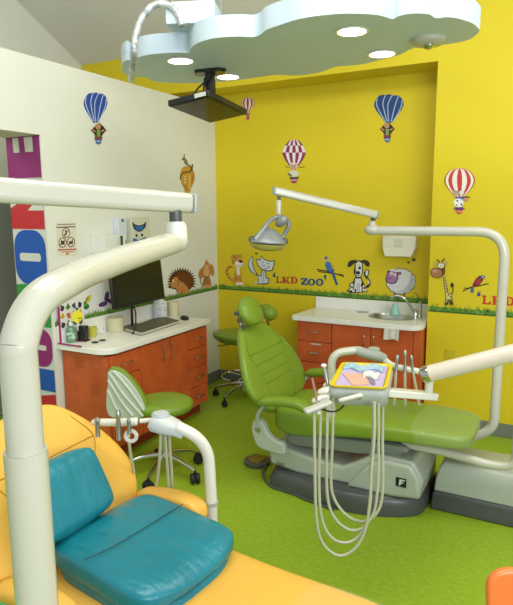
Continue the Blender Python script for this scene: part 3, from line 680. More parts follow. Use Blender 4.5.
# cat
d = Dec('Y', YN, 220, 250, 10.26)
d.P('#34414a', (290, 120), (325, 62), (345, 85), (335, 130), (350, 190), (385, 250), (375, 268), (310, 215), (286, 165)); d.P('#c8d2d6', (296, 122), (324, 74), (338, 88), (327, 130), (342, 190), (372, 245), (366, 252), (316, 208), (293, 162))
d.P('#34414a', (385, 250), (420, 265), (425, 210), (470, 210), (475, 280), (505, 290), (500, 345), (470, 352), (385, 352), (350, 335), (395, 320)); d.P('#c8d2d6', (392, 260), (425, 275), (432, 215), (462, 215), (468, 290), (496, 296), (490, 338), (400, 345), (370, 334), (400, 328))
d.P('#34414a', (368, 90), (412, 100), (425, 55), (445, 88), (520, 115), (560, 100), (560, 150), (540, 210), (500, 222), (430, 205), (385, 160)); d.P('#d3dadb', (376, 100), (415, 110), (427, 70), (442, 96), (520, 124), (550, 112), (550, 150), (532, 200), (500, 212), (435, 197), (392, 155))
d.S('#2c3438', 5, (425, 150), (445, 165), (460, 150)).S('#2c3438', 5, (478, 170), (500, 178), (516, 160)).S('#2c3438', 5, (445, 185), (470, 195), (495, 185)).E('#2c3438', 440, 125, 6, 8).E('#2c3438', 495, 138, 6, 8).S('#7a858a', 4, (447, 225), (447, 330)).S('#2c3438', 5, (425, 340), (440, 350), (455, 340)).E('#c8d2d6', 372, 335, 18, 9)
d.done('cat_sticker', 'pale grey sitting cat sticker with a raised tail between tiger and lettering')
for (ox, oy, sc, x, y, r, lab) in ((220, 250, 10.26, 373, 37, 14, 'small dark paw-like dot sticker above the cat'), (380, 255, 8.06, 273, 38, 16, 'larger dark dot sticker above the sheep'), (380, 255, 8.06, 230, 60, 11, 'smaller dark dot sticker above the sheep')):
    d = Dec('Y', YN, ox, oy, sc); d.E('#5a5a20', x, y, r, r*.9).E('#77762c', x-r*.2, y-r*.3, r*.4, r*.3); d.done('dot_sticker', lab)
# dog
d = Dec('Y', YN, 340, 250, 12.1)
K, W_ = '#1e1a1c', '#d9dada'
d.P(K, (290, 270), (320, 230), (350, 240), (352, 290), (335, 330), (368, 370), (372, 420), (340, 460), (300, 455), (335, 420), (345, 390), (318, 350), (292, 310)).P(W_, (310, 262), (325, 242), (338, 250), (340, 290), (325, 318), (310, 300)).P(W_, (325, 340), (356, 378), (356, 415), (348, 420), (338, 380))
d.P(K, (160, 380), (180, 330), (262, 330), (275, 380), (300, 420), (310, 480), (345, 500), (290, 512), (140, 522), (80, 500), (90, 480), (115, 470), (112, 410), (140, 395)).P(W_, (185, 345), (255, 345), (262, 400), (262, 505), (150, 510), (150, 490), (170, 470)).P(W_, (128, 410), (158, 402), (165, 440), (150, 485), (100, 495), (125, 470)).P(W_, (275, 430), (295, 420), (298, 470), (330, 496), (275, 500)).E(K, 145, 448, 14, 12).E(K, 265, 425, 14, 20).E(K, 185, 490, 10, 22, 10).E(K, 292, 462, 10, 12).S(K, 5, (208, 400), (208, 505)).S(K, 5, (232, 400), (232, 505))
d.P(K, (182, 150), (230, 120), (272, 150), (275, 220), (280, 270), (250, 335), (200, 335), (165, 280), (175, 215)).P(W_, (192, 160), (230, 135), (262, 160), (266, 220), (268, 275), (245, 325), (205, 325), (180, 280), (188, 215))
d.E(K, 238, 218, 16, 18).E(K, 180, 250, 12, 30).E(K, 216, 276, 28, 22).E('#4a4448', 214, 268, 16, 9).E('#f0f0ee', 206, 176, 15, 20).E('#f0f0ee', 244, 176, 15, 20).E(K, 210, 182, 5, 7).E(K, 240, 182, 5, 7).S(K, 5, (190, 300), (215, 315), (245, 300))
d.P(K, (205, 130), (180, 118), (130, 125), (100, 150), (90, 190), (100, 206), (130, 200), (160, 170), (185, 150)).P(K, (245, 130), (290, 118), (335, 130), (360, 160), (355, 195), (335, 205), (310, 185), (285, 155)).P('#3a2e2c', (190, 132), (140, 135), (110, 160), (102, 190), (125, 185), (150, 155)).P('#3a2e2c', (265, 134), (320, 136), (350, 165), (345, 190), (318, 175))
d.done('dog_sticker', 'white sitting dog sticker with black spots and floppy dark ears')
# sheep
d = Dec('Y', YN, 380, 255, 8.06)
P, P2 = [], []
for i in range(72):
    a = 2*PI*i/72; r0 = 1+.035*math.sin(14*a); P.append((168+120*r0*math.cos(a), 212+106*r0*math.sin(a))); P2.append((168+114*r0*math.cos(a), 212+100*r0*math.sin(a)))
d.P('#3e3540', *P).P('#d9dadc', *P2).P('#b9bcc4', (250, 130), (275, 200), (262, 270), (200, 305), (130, 300), (200, 275), (240, 215))
d.P('#4a2848', (60, 130), (100, 118), (145, 140), (148, 190), (128, 228), (90, 236), (55, 220), (42, 190), (52, 160)).P('#a877a8', (66, 138), (100, 126), (138, 146), (140, 188), (122, 220), (92, 228), (62, 214), (50, 190), (58, 162)).E('#e9e6ea', 92, 150, 12, 12).E('#e9e6ea', 120, 160, 11, 12).E('#2a1a2a', 90, 152, 4).E('#2a1a2a', 117, 162, 4).S('#4a2848', 5, (55, 180), (75, 195), (95, 185)).P('#4a2848', (140, 140), (165, 135), (176, 148), (160, 162), (142, 158)).P('#a877a8', (144, 144), (162, 141), (168, 148), (158, 156), (146, 153)).P('#4a2848', (62, 135), (72, 118), (80, 122), (76, 138)).E('#d9dadc', 105, 122, 32, 10).E('#d9dadc', 130, 130, 16, 10)
d.S('#3e3540', 10, (118, 300), (118, 335)).S('#3e3540', 10, (195, 305), (196, 335)).S('#3e3540', 6, (285, 262), (292, 268)).S('#6a6a50', 5, (270, 300), (300, 320), (322, 360))
d.done('sheep_sticker', 'white woolly sheep sticker with a mauve face above the sink')
# giraffe
d = Dec('Y', YB, 425, 250, 8.55)
d.P('#5a3a1c', (150, 215), (172, 215), (200, 365), (232, 378), (236, 470), (210, 470), (205, 420), (198, 470), (165, 470), (178, 400), (160, 290)).P('#d9c98a', (154, 218), (169, 218), (194, 368), (228, 384), (228, 440), (212, 420), (195, 430), (172, 462), (184, 400), (166, 290))
for x, y in ((163, 240), (168, 262), (172, 285), (178, 308), (183, 332), (188, 355), (202, 385), (220, 400)): d.E('#6a3e1c', x, y, 6, 7)
for p in (((178, 420), (170, 470)), ((196, 420), (192, 470)), ((214, 420), (216, 470)), ((228, 410), (240, 470))): d.S('#4a4a2a', 8, *p)
d.S('#5a3a1c', 8, (228, 385), (240, 340), (235, 300)).E('#3a2212', 232, 300, 15, 20)
d.P('#5a3a1c', (105, 120), (150, 108), (172, 130), (170, 200), (150, 222), (115, 160)).E('#5a3222', 100, 195, 56, 44, 10).E('#a8704a', 98, 195, 50, 38, 10).E('#c09070', 85, 180, 22, 15).E('#d9c98a', 138, 135, 28, 22).E('#eceae0', 125, 130, 11, 13).E('#eceae0', 148, 128, 11, 13).E('#222222', 128, 132, 4).E('#222222', 146, 131, 4).S('#4a2c16', 9, (125, 108), (112, 88), (98, 84)).S('#4a2c16', 9, (145, 104), (158, 82), (172, 74)).E('#b8a874', 92, 118, 16, 13).E('#b8a874', 182, 112, 20, 13, -20)
d.done('giraffe_sticker', 'small giraffe sticker with a big brown snout right of the niche')
# blue bird
d = Dec('Y', YN, 270, 255, 6.41)
d.S('#3a2a1c', 8, (300, 92), (380, 108), (475, 138)).S('#3a2a1c', 6, (305, 105), (400, 118), (470, 128))
d.P('#28487c', (355, 60), (375, 45), (408, 70), (415, 100), (395, 115), (365, 100)).E('#3f74b8', 378, 75, 22, 34, -25).P('#c9a53c', (385, 40), (412, 70), (412, 98), (398, 85)).E('#c9b06a', 362, 26, 17, 20).E('#3a6ea8', 360, 18, 10, 8).E('#222222', 358, 25, 3).P('#e0d8c0', (345, 26), (338, 36), (350, 36)).P('#2b568f', (392, 112), (410, 112), (436, 190), (424, 197))
d.done('bird_sticker', 'blue parrot sticker perched on a dark branch beside the lettering')
d = Dec('Y', YB, 440, 250, 7.03)
d.S('#4a2a1e', 9, (160, 290), (220, 262), (280, 250), (343, 236)).S('#4a2a1e', 6, (165, 268), (215, 268)).P('#6a1f2a', (228, 245), (250, 205), (275, 182), (305, 178), (300, 220), (270, 252), (240, 262)).P('#a8323c', (240, 235), (262, 205), (288, 195), (290, 225), (262, 248)).E('#4a5a7a', 300, 190, 18, 14).E('#e8e8e0', 302, 188, 5).P('#d8c8a0', (316, 192), (324, 204), (312, 202)).P('#4a6a8a', (218, 268), (240, 264), (236, 302), (212, 296))
d.done('bird_sticker', 'dark red parrot sticker perched on a branch right of the giraffe')
# caterpillar and butterfly on the left wall
d = Dec('X', XW, 50, 275, 8.55)
d.E('#3f7a34', 310, 268, 26, 26).E('#58a042', 300, 245, 22, 18, 30).E('#c9b62c', 325, 210, 18, 30, 30).E('#d8c83c', 342, 185, 14, 18, 20).S('#3a5a24', 8, (290, 250), (310, 215), (330, 180)).E('#3a5a24', 300, 280, 14, 10)
d.done('caterpillar_sticker', 'green and yellow caterpillar sticker on the white wall near the sticker board')
d.k = 0; d = Dec('X', XW, 50, 275, 8.55)
d.E('#4e2462', 452, 250, 38, 20, -18).E('#4e2462', 485, 185, 18, 46, 12).E('#4e2462', 520, 225, 30, 18, 30).E('#6f3a86', 450, 250, 24, 11, -18).E('#6f3a86', 484, 180, 9, 28, 12).S('#2c1438', 7, (470, 262), (486, 235), (500, 205))
d.done('butterfly_sticker', 'purple butterfly sticker on the white wall left of the monitor')
# no-phones sign
d = Dec('X', XW, 0, 180, 3.946)
d.P('#d9d8c6', (222, 168), (300, 168), (304, 298), (226, 300))
d.S('#7a5a4a', 3, (226, 176), (297, 174)).S('#4a2a24', 4, (222, 187), (298, 184)).S('#b0523c', 5, (228, 276), (303, 273)).S('#c06a50', 3, (240, 284), (292, 282)).E('#d07a3a', 266, 290, 6, 5)
for x, y in ((261, 208), (247, 247), (280, 245)):
    d.E('#7a3a2c', x, y, 16, 20).E('#d9d8c6', x, y, 13, 16.5)
d.S('#3a2a28', 5, (257, 198), (262, 208), (258, 218)).S('#3a2a28', 6, (240, 240), (254, 252)).P('#3a2a28', (240, 240), (255, 240), (255, 255), (240, 255)).P('#4a3a34', (272, 242), (288, 240), (288, 252), (272, 252)).S('#7a3a2c', 3, (251, 222), (272, 194)).S('#7a3a2c', 3, (236, 260), (258, 234)).S('#7a3a2c', 3, (270, 258), (291, 232))
d.done('notice_sign', 'small white notice with three round prohibition symbols on the white wall', 'sign')
# lettering ----------------------------------------------------------
def lettering(lab, pl, v, ox, oy, sc, items):
    t = None
    for ch, col, x, y, w_, h in items:
        d = Dec(pl, v, ox, oy, sc)
        X0, Y0, s1, s2 = x, y, w_, h
        def q(a, b, sl=0): return (X0+a*s1, Y0+b*s2+a*s1*.075)
        if ch == 'L': d.P(col, q(0, 0), q(.5, 0), q(.5, .14), q(.38, .14), q(.38, .84), q(.72, .84), q(.8, .62), q(.95, .62), q(.95, 1), q(0, 1), q(0, .86), q(.12, .86), q(.12, .14), q(0, .14))
        elif ch == 'K':
            d.P(col, q(0, 0), q(.45, 0), q(.45, .12), q(.36, .12), q(.36, .88), q(.45, .88), q(.45, 1), q(0, 1), q(0, .88), q(.1, .88), q(.1, .12), q(0, .12))
            d.P(col, q(.36, .52), q(.66, .12), q(.56, .12), q(.56, 0), q(.95, 0), q(.95, .12), q(.86, .12), q(.58, .45), q(.9, .88), q(1, .88), q(1, 1), q(.62, 1), q(.62, .9), q(.4, .62))
        elif ch == 'D':
            d.P(col, q(0, 0), q(.5, 0), q(.8, .1), q(.98, .35), q(.98, .65), q(.8, .9), q(.5, 1), q(0, 1), q(0, .88), q(.1, .88), q(.1, .12), q(0, .12)); d.P('#cbb81c', q(.36, .16), q(.52, .16), q(.7, .32), q(.72, .5), q(.7, .68), q(.52, .84), q(.36, .84))
        elif ch == 'Z': d.P(col, q(.02, 0), q(.98, 0), q(.98, .2), q(.42, .8), q(.82, .8), q(.84, .6), q(1, .6), q(1, 1), q(0, 1), q(0, .8), q(.56, .2), q(.2, .2), q(.18, .4), q(.02, .4))
        elif ch == 'O': d.E(col, *q(.5, .5), s1*.5, s2*.52); d.E('#cbb81c', *q(.5, .5), s1*.22, s2*.33)
        elif ch == ',': d.E(col, *q(.4, .25), s1*.4, s2*.25); d.P(col, q(.8, .2), q(.75, .6), q(.3, 1), q(.2, .9), q(.5, .5), q(.3, .3))
        elif ch == '6': d.E(col, *q(.45, .68), s1*.42, s2*.3); d.P(col, q(.05, .6), q(.3, .25), q(.9, 0), q(.95, .1), q(.6, .35), q(.7, .6))
        if t is None:
            p0 = d.pt(x, y); t = thing('lettering', lab, 'lettering', tuple(p0))
        d.g.build('letter' if ch not in ',6' else 'quotation_mark', [fm(c, .5) for c in d.mats], t, smooth=False)
lettering('LKD ZOO wall lettering in red and blue above the niche grass', 'Y', YN, 270, 255, 6.41, [('6', '#1d4a6a', 18, 108, 20, 36), ('L', '#b03524', 38, 136, 38, 42), ('K', '#b03524', 76, 138, 56, 42), ('D', '#b03524', 132, 138, 46, 44), ('Z', '#1c4a80', 198, 146, 44, 44), ('O', '#1c4a80', 242, 150, 48, 44), ('O', '#1c4a80', 293, 150, 50, 46), (',', '#1d4a6a', 344, 126, 22, 42)])
lettering('LKD wall lettering in red behind the light pole, right of the niche', 'Y', YB, 440, 250, 7.03, [('6', '#1d4a8a', 258, 288, 32, 38), ('L', '#c23a24', 296, 318, 64, 62), ('K', '#c23a24', 364, 322, 80, 62), ('D', '#c23a24', 458, 326, 66, 64), ('Z', '#1c4a80', 545, 330, 60, 62)])
# grass borders -------------------------------------------------------
def grass(name, lab, pl, v, a0, a1, z0, hband, hb):
    g = G(); cols = ['#4a7a2a', '#5f9032', '#7fa840', '#355f24']
    def pt(a, z, o): return Vector((v+o, a, z)) if pl == 'X' else Vector((a, v-o, z))
    g.add([pt(a0, z0, .001), pt(a1, z0, .001), pt(a1, z0+hband, .001), pt(a0, z0+hband, .001)], [(0, 1, 2, 3)], 1)
    g.add([pt(a0, z0, .0013), pt(a1, z0, .0013), pt(a1, z0+.012, .0013), pt(a0, z0+.012, .0013)], [(0, 1, 2, 3)], 3)
    n = int((a1-a0)/.008)
    for i in range(n*2):
        a = random.uniform(a0, a1-.01); h = hb*random.uniform(.45, 1.1); l = random.uniform(-.02, .02); b = z0+random.uniform(.005, hband*.8)
        e = min(max(a+.005+l, a0), a1)
        g.add([pt(a, b, .0016+i % 3*.0003), pt(a+.009, b, .0016+i % 3*.0003), pt(e, b+h*.75, .0016+i % 3*.0003)], [(0, 1, 2)], random.choice((0, 1, 2, 1)))
    tag(g.build(name, [fm(c) for c in cols], smooth=False), lab, 'border')
grass('grass_border', 'painted grass border along the white wall', 'X', XW, 2.79, YN-.01, .945, .035, .06)
grass('grass_border', 'painted grass border inside the yellow niche', 'Y', YN, XW+.01, XN1-.005, .945, .04, .06)
grass('grass_border', 'painted grass border on the yellow wall right of the niche', 'Y', YB, XN1+.005, .6, .935, .04, .06)

# ================================================================== STOOLS
def stool_base(t, cx, cy, zs_, n=5, r=.25, a0=0, ringr=0, ringz=.2, cs=1):
    g = G(); g.tube([(cx, cy, .12), (cx, cy, zs_)], .016, 12); g.tube([(cx, cy, .08), (cx, cy, .26)], .027, 14); g.build('gas_column', M_chrome, t)
    for i in range(n):
        a = a0+2*PI*i/n; ex, ey = cx+r*math.cos(a), cy+r*math.sin(a)
        lg = G().tube([(cx, cy, .14), (cx+r*.5*math.cos(a), cy+r*.5*math.sin(a), .125), (ex, ey, .085)], [.02, .016, .012], 10, sm=4).build('leg', M_chrome, t)
        b = a+.9
        px_, py_ = ex, ey
        g = G()
        for k in (-1, 1): g.lathe([(0, -.009*cs), (.024*cs, -.009*cs), (.027*cs, 0), (.024*cs, .009*cs), (0, .009*cs)], (px_+.013*cs*k*math.cos(b), py_+.013*cs*k*math.sin(b), .0275*cs), 16, axis=(math.cos(b), math.sin(b), 0))
        g.tube([(ex, ey, .03), (ex, ey, .088)], .008, 8); g.box((ex, ey, .05), (.03, .03, .02), rz=b)
        g.build('caster', M_rub, lg)
    if ringr:
        g = G(); P = [(cx+ringr*math.cos(2*PI*i/32), cy+ringr*math.sin(2*PI*i/32), ringz) for i in range(33)]; g.tube(P, .009, 8)
        for i in range(3): a = a0+.4+2*PI*i/3; g.tube([(cx, cy, ringz), (cx+ringr*math.cos(a), cy+ringr*math.sin(a), ringz)], .008, 8)
        g.build('foot_ring', M_chrome, t)
cx, cy = -2.27, 2.90
t = thing('dental_stool', 'green round-seated stool with white ribbed back shell before the left cabinets', 'stool', (cx, cy, 0))
stool_base(t, cx, cy, .44, r=.255, a0=R(-6), cs=1.3)
G().loft([ring((cx, cy, .44+z), (math.cos(.2), math.sin(.2), 0), (-math.sin(.2), math.cos(.2), 0), .20*s, .19*s, 1.0, 36) for s, z in ((.7, 0), (.92, .012), (1, .035), (.99, .06), (.9, .078), (.6, .088), (.05, .09))]).build('seat', M_green, t, sub=1)
# back shell: curved plate in a vertical plane
n0 = Vector((.38, -.92, 0)).normalized()
def onpl(x, y, p0, n): r = ray(x, y); return CP+r*((Vector(p0)-CP).dot(n)/r.dot(n))
p0 = Vector((-2.36, 2.70, .65))
sh = [(107, 371), (111, 368), (117, 369), (124, 373), (131, 380), (138, 389), (144, 399), (147.5, 409), (146.5, 416), (141, 420), (131, 421), (118, 419.5), (109, 417), (106, 408), (106, 395), (107.5, 382)]
gp = smooth([onpl(x, y, p0, n0) for x, y in sh+[sh[0]]], 3)[:-1]
G().prism([p-n0*.055 for p in gp], n0*.045).build('backrest', M_green, t, bevel=.012, seg=3)
cc = sum(gp, Vector())/len(gp)
gi = [cc+(p-cc)*.93+Vector((-.006, 0, -.002)) for p in gp]
bs = G().prism([p-n0*.012 for p in gi], n0*.02).build('back_shell', fm('#b9c2b0', .35), t, bevel=.006)
ribs = [[(109, 373), (114, 380), (121, 391), (130, 402), (138, 411), (143, 416)], [(108, 380), (113, 388), (119, 398), (126, 408), (133, 416)], [(107.5, 390), (111, 397), (115, 406), (121, 416)], [(113, 371), (120, 378), (129, 389), (137, 400), (144, 410)]]
for rb in ribs: G().tube([onpl(x, y, p0+n0*.009, n0) for x, y in rb], .009, 8, sm=4).build('shell_rib', fm('#c9d0c2', .35), bs)
G().tube([(cx-.05, cy-.04, .43), (-2.36, 2.76, .45), (-2.37, 2.74, .60)], .016, 10, sm=5).build('back_bracket', M_chrome, t)
# assistant stool behind green chair
cx, cy = -2.57, 4.48
t = thing('assistant_stool', 'tall green assistant stool with chrome foot ring behind the green chair', 'stool', (cx, cy, 0))
stool_base(t, cx, cy, .56, r=.28, a0=R(-98), ringr=.2, ringz=.22)
G().loft([ring((cx-.02, cy-.02, .53+z), (1, .1, 0), (-.1, 1, 0), .27*s, .2*s, 1.0, 32) for s, z in ((.45, 0), (.7, .012), (.9, .04), (1, .075), (.98, .095), (.85, .11), (.5, .118), (.05, .12))]).build('seat', M_green, t, sub=1)
P = [Dp(256, 315, 4.95), Dp(262, 309, 4.85), Dp(268, 309, 4.7), Dp(271, 313.5, 4.6)]
G().tube([(cx+.02, cy+.1, .55), (cx+.16, cy+.17, .6), (cx+.17, cy+.14, .78)], .013, 10, sm=5).build('support_bracket', M_chrome, t)
C0 = Vector((cx+.16, cy+.12, .83)); e1 = Yp(270, 313.5, 4.25)
G().tube([C0+Vector((-.1, .02, .02)), C0, e1+Vector((-.06, .05, .015)), e1], [.035, .045, .055, .058], 16, sm=6).ell(e1, (.062, .062, .062)).build('torso_support', M_green, t)
G().tube([(cx-.05, cy-.05, .53), (cx-.22, cy-.1, .5)], .005, 8).build('height_lever', M_chrome, t)

# ================================================================== PATIENT CHAIRS
def chair(lab, ox, yc, mu, ms, head, ws=1, fs=1, az=0, name='patient_chair', extra=True):
    t = thing(name, lab, 'dental chair', (-1.1+ox, yc, 0))
    def V(x, y, z): return Vector((x+ox, yc+y, z))
    # base plate
    foot = [(-1.60, -.02), (-1.58, -.22), (-1.47, -.27), (-1.325, -.285), (-1.20, -.305), (-1.03, -.315), (-.85, -.275), (-.70, -.20), (-.64, -.11), (-.625, .1), (-.63, .27), (-1.1, .3), (-1.5, .25)]
    P = smooth([V(x, y, .002) for x, y in foot+[foot[0]]], 3)[:-1]
    c0 = sum(P, Vector())/len(P)
    G().loft([P, [p+Vector((0, 0, .06)) for p in P], [c0+(p-c0)*.96+Vector((0, 0, .10)) for p in P], [c0+(p-c0)*.9+Vector((0, 0, .115)) for p in P]]).build('base_plate', M_dgrey, t, ang=50)
    # lower arm: long light grey body
    pr = [(-1.60, .25), (-1.585, .14), (-1.40, .115), (-1.2, .115), (-1.0, .12), (-.64, .12), (-.63, .24), (-.68, .34), (-.90, .345), (-1.02, .27), (-1.1, .225), (-1.3, .235), (-1.45, .26), (-1.56, .275)]
    G().prism([V(x, -.21, z) for x, z in pr], (0, .42, 0)).build('base_housing', M_greyp, t, bevel=.02, seg=3)
    G().prism([V(x, -.235, z) for x, z in [(-1.07, .115), (-.80, .115), (-.635, .135), (-.645, .25), (-.69, .325), (-.86, .33), (-.93, .29)]], (0, .47, 0)).build('motor_housing', M_greyp, t, bevel=.02, seg=3)
    G().prism([V(x, -.16, z) for x, z in [(-1.5, .29), (-1.46, .265), (-1.0, .30), (-.78, .335), (-.72, .37), (-.74, .40), (-1.0, .385), (-1.3, .365), (-1.48, .35)]], (0, .32, 0)).build('lift_arm', fm('#7f867b', .4), t, bevel=.015, seg=3)
    G().box(V(-1.1, 0, .385), (.66, .3, .05)).build('seat_frame', M_dgrey, t, bevel=.01)
    # back hinge cover
    hy = [-.31, .25]
    for s_, y in ((-1, -.31), (1, .26)):
        prf = [(-1.665, .39), (-1.655, .44), (-1.62, .462), (-1.58, .44), (-1.55, .38), (-1.50, .345), (-1.45, .335), (-1.435, .29), (-1.45, .262), (-1.60, .275), (-1.645, .32)]
        P = smooth([V(x, y, z) for x, z in prf+[prf[0]]], 3)[:-1]
        hc = G().prism(P, (0, .05, 0)).build('hinge_cover', M_greyp, t, bevel=.012, seg=3)
        G().lathe([(0, 0), (.017, 0), (.017, .006), (.008, .009), (0, .006)], tuple(V(-1.615, y-.001 if s_ < 0 else y+.051, .40)), 16, axis=(0, s_, 0)).build('hinge_bolt', M_steel, hc)
    # seat: lofted along x
    secs = [(-1.56, .20, .40, .51), (-1.53, .25, .365, .54), (-1.40, .27, .35, .545), (-1.2, .272, .395, .545), (-1.0, .270, .43, .548), (-.8, .266, .445, .55), (-.6, .256, .452, .552), (-.47, .243, .456, .55), (-.41, .215, .463, .542), (-.38, .15, .475, .53)]
    secs = [(x, w_*(1-(1-fs)*min(1, max(0, (x+1.25)/.35))), a, b) for x, w_, a, b in secs]
    rg = [ring(V(x, 0, (a+b)/2), (0, 1, 0), (0, 0, 1), w_, (b-a)/2, .42, 32) for x, w_, a, b in secs]
    G().loft(rg).build('seat', mu, t, sub=1, ang=80)
    # clear film over the foot end
    rg = [ring(V(x, 0, (a+b)/2), (0, 1, 0), (0, 0, 1), w_+.006, (b-a)/2+.005, .42, 32) for x, w_, a, b in secs[5:]]
    rg.append(ring(V(-.37, 0, .503), (0, 1, 0), (0, 0, 1), .13, .025, .55, 32))
    G().loft(rg).build('clear_film', M_wrap, t, sub=1, ang=80)
    # backrest: lofted along its length
    kx, z0 = .53, .815; x0 = -1.72
    dirv = Vector((-kx, 0, 1)).normalized(); nrm = Vector((1, 0, kx)).normalized()
    prof = [(.47, .06, .03), (.485, .18, .04), (.51, .26, .048), (.55, .325, .052), (.61, .37, .055), (.67, .38, .057), (.73, .362, .057), (.80, .325, .055), (.87, .272, .052), (.93, .215, .048), (.975, .165, .042), (1.0, .12, .034), (1.01, .05, .02)]
    prof = [(a, b*ws, c_) for a, b, c_ in prof]
    rg = []
    for z, hw, th in prof:
        c = V(x0-kx*(z-z0), 0, z)-nrm*.05; r_ = []
        for j in range(36):
            a = 2*PI*j/36; u = sg(math.cos(a), .75); v_ = sg(math.sin(a), .75)
            curl = .045*(abs(u)**2.5)*min(1, hw/.3)
            r_.append(c+Vector((0, 1, 0))*(hw*u)+nrm*(th*v_+curl))
        rg.append(r_)
    br = G().loft(rg).build('backrest', mu, t, sub=1, ang=80)
    def on(y, z, lift=.008):
        hw = 1
        for (za, ha, ta), (zb_, hb_, tb) in zip(prof, prof[1:]):
            if za <= z <= zb_: q = (z-za)/(zb_-za); hw = ha+(hb_-ha)*q; th = ta+(tb-ta)*q
        u = max(-1, min(1, y/hw)); v_ = (1-abs(u)**2.67)**.375
        return V(x0-kx*(z-z0), y, z)-nrm*.05+nrm*(th*v_+.045*(abs(u)**2.5)*min(1, hw/.3)-.0015)
    for z, w1, dip in ((.830, .235, .004), (.765, .205, .003), (.705, .19, .002), (.65, .18, .002)):
        G().tube([on(w1*k/8, z-dip*(1-abs(k/8))) for k in range(-8, 9)], .0028, 6).build('seam', ms, br)
    for s_ in (-1, 1):
        G().tube([on(s_*w1, z) for z, w1 in ((.98, .15), (.92, .18), (.835, .235), (.765, .205), (.70, .188), (.63, .18), (.57, .17), (.51, .12))], .0025, 6, sm=3).build('seam', ms, br)
    # back support plate
    G().loft([ring(V(x0-kx*(z-z0), 0, z)-nrm*.105, (0, 1, 0), nrm, hw, .02, .5, 24) for z, hw in ((.5, .14), (.6, .18), (.8, .13), (.93, .07))]).build('back_plate', M_greyp, t)
    # armrests
    for s_ in (-1, 1):
        y = s_*.345
        pts = [V(a, y, b+az) for a, b in ((-1.60, .565), (-1.56, .598), (-1.45, .618), (-1.34, .622), (-1.285, .605), (-1.25, .575))]
        g = G(); S = smooth(pts, 4); rg = []
        for i, p in enumerate(S):
            q = i/(len(S)-1); w_ = .046*min(1, (.25+3*q), (.3+4*(1-q))); tt = (S[min(i+1, len(S)-1)]-S[max(i-1, 0)]).normalized()
            rg.append(ring(p, (0, 1, 0), tt.cross(Vector((0, 1, 0))).normalized()*-1, w_, w_*.62, .8, 20))
        g.loft(rg).build('armrest', mu, t, sub=1, ang=80)
        G().tube([V(-1.56, y*.95, .58+az), V(-1.61, y*.93, .50), V(-1.62, y*.88, .43)], .013, 10, sm=4).build('armrest_bracket', M_greyp, t)
    if head:
        kc = V(-1.81, -.045, 1.085)
        rg = []
        for q, hw, th in ((-.10, .03, .02), (-.09, .07, .034), (-.06, .10, .045), (-.01, .122, .05), (.03, .115, .05), (.065, .09, .045), (.09, .05, .035), (.10, .02, .02)):
            rg.append(ring(kc+dirv*q*1.0, (0, 1, 0), nrm, hw, th, .8, 28))
        G().loft(rg).build('headrest', mu, t, sub=1, ang=80)
        G().tube([V(-1.87, -.03, .93), V(-1.90, -.03, 1.02), V(-1.885, -.05, 1.09)], .014, 10, sm=4).build('headrest_post', M_steel, t)
        for k, z in enumerate((1.0, 1.04, 1.085)):
            G().lathe([(0, 0), (.014, 0), (.014, .02), (0, .02)], tuple(V(-1.825-.5*(z-1.04), -.135-.015*(z > 1.02), z)), 12, axis=(-.2, -1, 0)).build('headrest_knob', M_dgrey, t)
    return t, V
gc, V = chair('green patient chair with ribbed reclined backrest and clear film on its foot end', 0, 3.30, M_green, M_greens, True)
t = gc
# logo plate on motor housing and dark model number
fy = 3.30-.237
a = Yp(396, 477, fy); b = Yp(406, 488, fy)
G().box(((a.x+b.x)/2, fy, (a.z+b.z)/2), (abs(b.x-a.x), .003, abs(a.z-b.z))).build('logo_plate', M_black, t)
w_, h_ = abs(b.x-a.x), abs(a.z-b.z); lx, lz = min(a.x, b.x), min(a.z, b.z)
def lp(u, v): return Vector((lx+w_*u, fy-.0022, lz+h_*v))
g = G(); g.prism([lp(.3, .15), lp(.45, .15), lp(.5, .42), lp(.72, .42), lp(.76, .55), lp(.52, .55), lp(.55, .7), lp(.85, .7), lp(.9, .85), lp(.35, .85)], (0, .001, 0)); g.build('logo_letter', fm('#c9cfc6'), t)
for i in range(6): pass
def text(s_, h, p, x_dir, z_dir, m_, name, parent):
    cu = bpy.data.curves.new('t', 'FONT'); cu.body = s_; cu.size = h
    o = bpy.data.objects.new('t', cu); COL.objects.link(o); bpy.context.view_layer.update()
    dg = bpy.context.evaluated_depsgraph_get(); me = bpy.data.meshes.new_from_object(o.evaluated_get(dg)); bpy.data.objects.remove(o)
    X, Z = Vector(x_dir).normalized(), Vector(z_dir).normalized()
    g = G(); g.add([Vector(p)+X*v.co.x+Z*v.co.y for v in me.vertices], [tuple(q.vertices) for q in me.polygons])
    return g.build(name, m_, parent, smooth=False)
text('7000', .03, Yp(276, 464.5, 3.088), (1, 0, -.03), (0, 0, 1), M_dgrey, 'model_number', t)
# floor pedal
c = Zp(257, 461, .02)
t = thing('foot_pedal', 'round foot pedal with brass-coloured disc on the floor behind the green chair base', 'pedal', (c.x, c.y, 0))
G().lathe([(0, .002), (.085, .002), (.09, .01), (.088, .03), (.07, .035), (0, .036)], (c.x, c.y, 0), 28).build('base_ring', M_dgrey, t)
G().lathe([(0, 0), (.062, 0), (.06, .01), (.03, .016), (0, .018)], (c.x, c.y, .036), 28).build('pedal_disc', mat('brass_disc', '#8f7a3a', .4, .6, c2='#857030', ns=8), t)
tag(G().tube([(c.x+.08, c.y-.02, .02), Zp(272, 455, .03), Zp(263, 472, .012), Zp(271, 486, .01), Zp(290, 492, .01)]+[(-1.30, 3.0, .012), (-1.10, 2.965, .012)], .009, 8, sm=6).build('pedal_hose', M_dgrey), 'grey hose curling from the foot pedal along the green chair base', 'hose')

yc_, VY = chair('yellow patient chair in the foreground carrying the teal booster', .055, 1.42, M_yel, M_yels, False, 1.0, .76, -.035)

